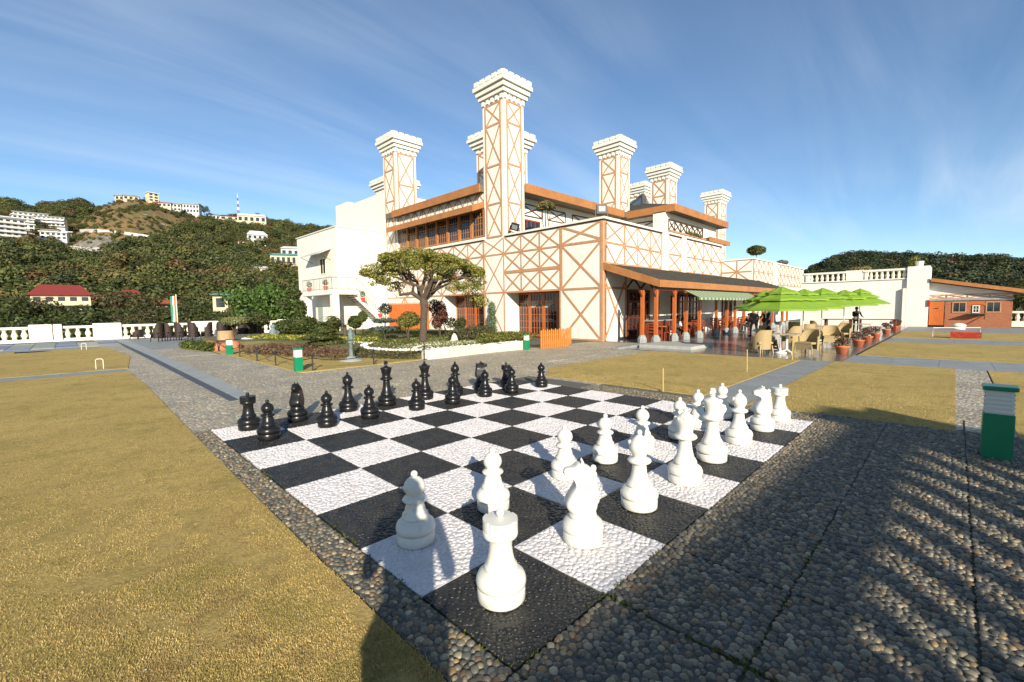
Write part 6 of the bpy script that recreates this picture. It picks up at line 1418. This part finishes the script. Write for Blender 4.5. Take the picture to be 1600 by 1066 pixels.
# ---- houses on the hill
roofc = {n_: mat('roof_'+n_, c, .8) for n_, c in (('red', (.20, .03, .025)), ('rust', (.30, .07, .03)), ('grey', (.25, .25, .24)), ('white', (.6, .6, .58)), ('green', (.12, .28, .22)))}
M_hw = mat('hill_house_white', (.62, .60, .55), .8, (.45, .43, .38), .3, .8); M_hc = mat('hill_house_cream', (.60, .52, .34), .8, (.45, .38, .25), .3, .7)
def house(px, py, D, w, d, h, fl, nc, roof, lb, wall=M_hw, pitch=0.0, rz=.0, balcony=False):
    """px,py = middle of the base seen in the photograph, at distance D"""
    d_ = ray(px, py); a_ = math.atan2(d_.y, d_.x); te = d_.z/math.hypot(d_.x, d_.y); r_ = 90
    while r_ < D and hA(a_, r_) < CAM.z+te*r_: r_ += 2
    p = AT(px, py, min(D, r_)); face = math.atan2(p.y-CAM.y, p.x-CAM.x)-math.pi/2+rz
    t = thing('hill_house', lb, 'house', tuple(p), face, 'houses on the hillside')
    wl_ = MB().box(-w/2, -d/2, -8, w/2, d/2, h).build('wall', wall, t)
    if pitch: r = MB().raw([(-w/2-.5, -d/2-.6, h), (w/2+.5, -d/2-.6, h), (w/2+.5, d/2+.6, h), (-w/2-.5, d/2+.6, h), (-w/2+pitch*.6, 0, h+pitch), (w/2-pitch*.6, 0, h+pitch)], [(0,1,5,4),(1,2,5),(2,3,4,5),(3,0,4),(3,2,1,0)])
    else: r = MB().box(-w/2-.5, -d/2-.6, h, w/2+.5, d/2+.5, h+.45)
    r.build('roof', roofc[roof], t)
    fh = h/fl
    for f_ in range(fl):
        for c in range(nc):
            x = -w/2+w*(c+.5)/nc; ww = w/nc*.28
            MB().box(x-ww, -d/2-.12, f_*fh+fh*.28, x+ww, -d/2+.02, f_*fh+fh*.82).build('window', M_glass, t)
        if balcony: MB().box(-w/2, -d/2-1.4, f_*fh-.12, w/2, -d/2, f_*fh+.75 if f_ else .1).build('balcony', wall, t)
    return t
L2 = [
 (12, 378, 430, 20, 12, 26, 5, 5, 'grey', 'tall pink-grey hotel block at the left frame edge on the hillside', M_hw, 0, .2, True),
 (22, 356, 445, 26, 12, 12, 3, 6, 'white', 'wide white hotel block above the pink-grey one at far left', M_hw, 0, .1, True),
 (35, 351, 455, 14, 10, 12, 2, 4, 'white', 'white block left part of the long hotel terrace', M_hw, 0, .1, True),
 (50, 345, 462, 26, 10, 10, 2, 7, 'grey', 'upper long white hotel with regular dark windows', M_hw, 0, -.1, True),
 (76, 354, 455, 28, 10, 13, 3, 8, 'grey', 'stepped white balcony hotel right of the long hotel', M_hw, 0, -.25, True),
 (30, 361, 440, 20, 10, 8, 2, 5, 'white', 'low white house in the middle of the hotel cluster', M_hw, 0, 0, False),
 (68, 366, 440, 22, 8, 5, 1, 6, 'grey', 'thin white row house below the stepped hotel', M_hw, 0, -.1, False),
 (86, 375, 430, 18, 8, 9, 2, 5, 'white', 'white house lowest right of the hotel cluster', M_hw, 0, -.2, False),
 (104, 368, 440, 10, 8, 4, 1, 3, 'white', 'small white house right end of the hotel cluster', M_hw, 0, -.2, False),
 (190, 314.5, 452, 11, 8, 4.6, 1, 3, 'grey', 'left flat white house on the hilltop', M_hc, 0, 0, False),
 (205, 314, 455, 13, 8, 4.2, 1, 3, 'grey', 'right flat white house on the hilltop', M_hc, 0, 0, False),
 (238, 316.5, 452, 9, 9, 8.5, 3, 2, 'white', 'tall cream tower house on the hilltop', M_hc, 0, .3, False),
 (256, 325, 450, 15, 8, 4, 1, 4, 'rust', 'low cream house with rust roof right of the hilltop tower', M_hc, 0, -.3, False),
 (294, 334, 440, 24, 9, 9, 2, 8, 'grey', 'long white and teal school building on the right shoulder of the hill', M_hw, 0, -.3, False),
 (275, 331, 440, 10, 8, 7, 2, 3, 'grey', 'small white house at the left end of the long school building', M_hw, 0, -.1, False),
 (335, 343.5, 445, 9, 7, 3.6, 1, 3, 'grey', 'small grey roofed house right of the lone conifer', M_hw, 1.5, 0, False),
 (365, 346, 440, 22, 9, 3.4, 1, 4, 'red', 'red roofed long shed beside the white hall', M_hc, 1.6, 0, False),
 (395, 350, 430, 24, 12, 6, 1, 5, 'white', 'large cream hall with pale roof on the ridge', M_hc, 2.6, -.1, False),
 (402, 383, 330, 13, 8, 6.5, 2, 4, 'white', 'white and pink gabled house alone in the forest', M_hw, 3, .1, False),
 (379, 385, 330, 6, 6, 3, 1, 2, 'red', 'little red house left of the gabled one', M_hw, 1, .1, False),
 (449, 417, 215, 14, 8, 5, 1, 6, 'green', 'cream house with green roof beside the white wing', M_hc, 1.2, -.1, False),
 (455, 405, 235, 9, 7, 5, 1, 3, 'white', 'pale house behind the green roofed one', M_hw, 1.4, -.1, False),
 (407, 431, 190, 6, 5, 3, 1, 2, 'white', 'small cream hut half hidden under the forest', M_hc, .8, 0, False),
 (98, 492, 130, 12.5, 8, 5.5, 2, 5, 'red', 'house with broad red roof just beyond the balustrade at left', M_hc, 2.2, 0, True),
 (205, 473, 140, 6.5, 5, 2.2, 1, 2, 'red', 'small cream house with dark red roof between the trees', M_hc, 1.4, -.2, False),
 (345, 487, 95, 2.6, 3, 3.2, 1, 1, 'green', 'narrow cream hut with teal roof left of the bright tree', M_hc, .4, 0, False),
 (262, 490, 100, 5, 4, 2.2, 1, 2, 'rust', 'rusty roofed shed behind the flag', M_hc, .8, 0, False)]
for h_ in L2:
    kq = .68 if h_[0] < 300 else .85
    if h_[0] < 110 and h_[2] > 300: kq *= .8; h_ = h_[:5]+(h_[5]*.68,)+h_[6:]
    h_ = h_[:3]+(h_[3]*kq, h_[4]*kq, h_[5]*kq*1.05)+h_[6:12]+(h_[12],)+h_[13:]
    house(*h_[:9], h_[9], h_[10], h_[11], h_[12], h_[13])
p = AT(373, 343, 445); t = thing('radio_mast', 'red and white lattice radio mast on the ridge', 'mast', tuple(p)); t.scale = (.6, .6, .85); b = [MB(), MB()]
for k in range(8):
    z0, z1 = k*3.0, (k+1)*3.0; w0, w1 = 1.4*(1-k/9), 1.4*(1-(k+1)/9); m_ = b[k % 2]
    for sx, sy in ((-1, -1), (1, -1), (1, 1), (-1, 1)): m_.bar((sx*w0, sy*w0, z0), (sx*w1, sy*w1, z1), .28)
    m_.bar((-w0, -w0, z0), (w1, -w1, z1), .2); m_.bar((w0, -w0, z0), (-w1, -w1, z1), .2)
b[0].build('red_lattice', roofc['red'], t); b[1].build('white_lattice', M_trim, t); MB().bar((0, 0, 20), (0, 0, 26), .25).build('aerial', M_trim, t)
q = AT(319, 337, 440); t = thing('conifer', 'lone dark conifer on the skyline right of the long school building', 'tree', (q.x, q.y, q.z-1)); link('crown', TM[0][0], t); link('trunk', TM[0][1], t); t.scale = (9, 9, 11)
o = MB(); 
# retaining wall lines and rocky cut on the brown slope
for pl_, w_, hgt, lb, mt in (([(112, 388), (135, 391), (160, 391), (195, 390)], 1.2, 1.2, 'pale retaining wall at the foot of the rocky cut', M_hw), ([(125, 361), (150, 361), (185, 364), (235, 371)], .4, 1.0, 'thin pale roadside wall across the brown slope', M_hw)):
    b = MB(); L = []
    for px, py in pl_:
        d = ray(px, py); a = math.atan2(d.y, d.x); r = 200
        while r < 470 and hA(a, r) < CAM.z+d.z/math.hypot(d.x, d.y)*r: r += 2
        L.append(Vector((CAM.x+(r-2)*math.cos(a), CAM.y+(r-2)*math.sin(a), CAM.z+d.z/math.hypot(d.x, d.y)*(r-2))))
    for p, q in zip(L, L[1:]): b.bar(p, q, w_, hgt*2, (0, 0, 1))
    tag(b.build('retaining_wall', mt), lb, 'wall')
# ================================================================= PEOPLE
M_hair = mat('black_hair', (.01, .009, .008), .6); M_trou = mat('dark_trousers', (.03, .03, .035), .85); M_shirt = mat('white_shirt', (.7, .7, .68), .8); M_grey = mat('grey_tunic', (.10, .09, .08), .85)
def skin(name, verts, edges, radii, mt, parent, root=0, sub=1):
    me = bpy.data.meshes.new(name); me.from_pydata([tuple(v) for v in verts], edges, []); me.materials.append(mt); o = bpy.data.objects.new(name, me); COL.objects.link(o); o.parent = parent
    sk = o.modifiers.new('skin', 'SKIN'); sk.use_smooth_shade = True
    for i, r in enumerate(radii): me.skin_vertices[0].data[i].radius = (r, r*.8) if not isinstance(r, tuple) else r
    me.skin_vertices[0].data[root].use_root = True; s = o.modifiers.new('sub', 'SUBSURF'); s.levels = sub; s.render_levels = sub; return o
def person(loc, rz, lb, pose='stand', top=M_black, low=M_trou, hair='short', H=1.72, arm=None):
    t = thing('person', lb, 'person', loc, rz); k = H/1.72
    sit = pose == 'sit'; dz = -.42 if sit else 0
    pel, wai, che, nec, hed, crn = [Vector(v) for v in ((0, 0, .95), (0, 0, 1.12), (0, -.01, 1.34), (0, -.01, 1.48), (0, -.02, 1.56), (0, -.02, 1.68))]
    J = [pel, wai, che, nec, hed, crn]; E_ = [(0, 1), (1, 2), (2, 3), (3, 4), (4, 5)]; R_ = [(.15, .11), (.135, .10), (.165, .11), .055, .085, .075]
    def chain(frm, pts, rr):
        i = frm; out = []
        for p, r in zip(pts, rr): J.append(Vector(p)); R_.append(r); E_.append((i, len(J)-1)); i = len(J)-1; out.append(i)
        return out
    arms, legs = [], []
    for s in (-1, 1):
        if sit: lg = [(s*.10, -.05, .93), (s*.12, -.45, .93), (s*.12, -.45, .52), (s*.12, -.55, .47)]
        elif pose == 'walk': lg = [(s*.10, 0, .9), (s*.10, -.14*s-.03, .50), (s*.10, -.24*s+.04, .09), (s*.10, -.24*s-.12, .04)]
        else: lg = [(s*.11, 0, .88), (s*.12, -.02, .49), (s*.12, .02, .08), (s*.13, -.12, .04)]
        legs.append(chain(0, lg, [.095, .06, .042, .04]))
        if arm == 'reach': am = [(s*.19, -.02, 1.40), (s*.24, -.16, 1.14), (s*.22, -.42, 1.08), (s*.21, -.52, 1.06)]
        elif arm == 'camera': am = [(s*.20, .0, 1.40), (s*.26, .02, 1.14), (s*.14, -.14, 1.38), (s*.07, -.19, 1.50)]
        elif sit: am = [(s*.19, -.02, 1.38), (s*.24, -.10, 1.12), (s*.16, -.36, 1.14), (s*.14, -.44, 1.15)]
        else: am = [(s*.19, 0, 1.40), (s*.24, .01, 1.12), (s*.25, -.08, .87), (s*.25, -.11, .79)]
        arms.append(chain(2, am, [.058, .043, .030, .034]))
    J = [Vector((v.x, v.y, v.z+dz))*k for v in J]
    skin('body', J, E_, [tuple(q*k for q in r) if isinstance(r, tuple) else r*k for r in R_], M_skin, t)
    # hands: palm with five fingers
    for a in arms:
        w_, h_ = J[a[2]], J[a[3]]; d = (h_-w_).normalized(); sd_ = d.cross(Vector((0, 0, 1))) if abs(d.z) < .9 else Vector((0, 1, 0)); sd_.normalize(); hv = [h_]; he = []; hr = [.022*k]
        for j, (o_, L_) in enumerate(((-.030, .065), (-.011, .08), (.010, .085), (.030, .075), (-.05, .035))):
            st_ = h_+d*(.035 if j < 4 else .0)+sd_*o_*k; hv += [st_, st_+d*L_*.55*k-Vector((0, 0, .004)), st_+d*L_*k-Vector((0, 0, .015))]; n_ = len(hv); he += [(0, n_-3), (n_-3, n_-2), (n_-2, n_-1)]; hr += [.009*k, .008*k, .007*k]
        skin('hand', hv, he, hr, M_skin, t, sub=1)
    # clothes
    cj = [J[0], J[1], J[2], J[3]-Vector((0, 0, .04))]; ce = [(0, 1), (1, 2), (2, 3)]; cr = [(.175*k, .135*k), (.16*k, .125*k), (.185*k, .135*k), .075*k]
    for a in arms:
        i0 = 2
        for q, r in zip(a[:3], (.075, .058, .045)): cj.append(J[q]); cr.append(r*k); ce.append((i0, len(cj)-1)); i0 = len(cj)-1
    skin('jacket', cj, ce, cr, top, t)
    tj = [J[0]]; te = []; trr = [(.165*k, .13*k)]
    for l in legs:
        i0 = 0
        for q, r in zip(l[:3], (.11, .075, .06)): tj.append(J[q]); trr.append(r*k); te.append((i0, len(tj)-1)); i0 = len(tj)-1
    skin('trousers', tj, te, trr, low, t)
    for l in legs:
        p = J[l[2]]; q = J[l[3]]; MB().bar((p.x, p.y+.04, p.z-.04), (q.x, q.y-.06, q.z-.01), .09, .08).build('shoe', M_black, t)
    c = J[4].lerp(J[5], .55); hb = MB().ball((c.x, c.y+.022, c.z+.025), .100*k, 12, 0, 1.08)
    if hair == 'long': hb.tube([(c.x, c.y+.05, c.z), (c.x, c.y+.09, c.z-.18), (c.x, c.y+.10, c.z-.38)], [.09, .085, .04], 8)
    hb.build('hair', M_hair, t, True)
    fc = MB()
    for s in (-1, 1): fc.ball((c.x+s*.032, c.y-.082*k, c.z+.0), .010, 6); fc.ball((c.x+s*.085, c.y+.0, c.z-.01), .018, 6)
    fc.build('eyes_and_ears', M_skin, t, True); MB().raw([(c.x-.012, c.y-.078, c.z-.035), (c.x+.012, c.y-.078, c.z-.035), (c.x, c.y-.105, c.z-.035), (c.x, c.y-.075, c.z+.01)], [(0, 1, 2), (0, 2, 3), (1, 3, 2)]).build('nose', M_skin, t)
    return t
person((26.6, 6.75, .01), 2.2, 'person in a grey-brown tunic walking past the veranda posts', 'walk', M_grey, M_grey, H=1.66)
person((26.9, 6.2, .01), -1.9, 'person in black waistcoat and white shirt bending forward beside the veranda', 'walk', M_black, M_trou, H=1.66, arm='reach')
o = person((34.2, 3.0, .01), -1.1, 'person in a black jacket leaning over the far dark tables', 'stand', M_black, M_grey, H=1.6, arm='reach')
person((22.8, 9.6, .02), -.8, 'seated person in white shirt with long black hair, reading in the veranda', 'sit', M_shirt, M_trou, 'long', H=1.62)
person((20.9, 10.45, .02), .3, 'seated person in black leaning at the first veranda table', 'sit', M_black, M_trou, H=1.66)
person((18.35, 3.95, .03), 1.2, 'seated person in black jacket under the nearest parasol, back to camera', 'sit', M_black, M_trou, H=1.66)
person((30.8, 8.3, .02), -2.0, 'seated person in dark clothes farther along the veranda', 'sit', M_black, M_trou, H=1.66)
bk = -FV*.34
person((CAM.x+bk.x, CAM.y+bk.y, .0), math.atan2(FV.y, FV.x)+math.pi/2, 'standing person holding the camera, whose shadow falls across the board', 'stand', M_trou, M_trou, H=1.93, arm='camera')
# ================================================================= BUILDING BEHIND THE CAMERA (casts the foreground shade)
kx = math.cos(SUN_EL)/math.sin(SUN_EL); ux, uy = math.cos(SUN_AZ-math.pi), math.sin(SUN_AZ-math.pi)
rh = thing('rear_hotel_wing', 'white hotel wing with open lattice loggia behind the viewer', 'building', (0, 0, 0))
Yb = -15.0; top = (0.05-Yb)/(kx*uy); sx = top*kx*ux       # height whose shadow reaches y = 0.05
z1 = (-.62-Yb)/(kx*uy); z0 = (-2.75-Yb)/(kx*uy)
z0 = .8
MB().box(-40, Yb-.3, 0, 7.95-sx, Yb, z0).box(-40, Yb-.3, z1, 6.5-sx, Yb, top).box(-40, Yb-.3, z0, 1.6-sx, Yb, z1).build('wall', M_wall, rh)
th2 = (0.62-Yb)/(kx*uy); sx2 = th2*kx*ux
MB().box(7.0-sx2, Yb-1.4, 0, 7.95-sx2, Yb-.02, th2).box(6.4-sx, Yb-.3, z1, 7.0-sx2+.02, Yb, top-.1).build('corner_tower', M_wall, rh)
MB().box(7.95-sx2-.3, Yb-14, 0, 7.95-sx2, Yb-1.4, th2-.1).build('side_wall', M_wall, rh)
pv = Vector((1.2-sx, Yb, 0)); rz_ = math.radians(-3.6); rh.rotation_euler = (0, 0, rz_); rh.location = pv-Matrix.Rotation(rz_, 3, 'Z')@pv+Vector((0, -.05, 0))
tw = thing('shade_trellis', 'unseen timber trellis behind the viewer, slanting slats added to stripe the foreground light', 'trellis', (0, 0, 0)); Yt = -7.0  # unseen slats, added and sized to throw light stripes on the paving
zt1, zt0 = (Yt*-1-1.12)/(kx*uy), .7; x = -7.5
while x < 1.3:
    MB().bar((x, Yt, zt0), (x+(zt1-zt0)/.70, Yt, zt1), .15, .05, (0, 1, 0)).build('slat', M_timber, tw); x += .56
MB().box(-7.5, Yt-.05, zt1, 4.1, Yt+.05, zt1+.30).box(-7.5, Yt-.05, zt0-.1, 4.1, Yt+.05, zt0).build('rail', M_timber, tw)
for x in (-7.4, -2.4, 1.2, 4.0): MB().box(x, Yt-.06, 0, x+.1, Yt+.06, zt1).build('post', M_timber, tw)
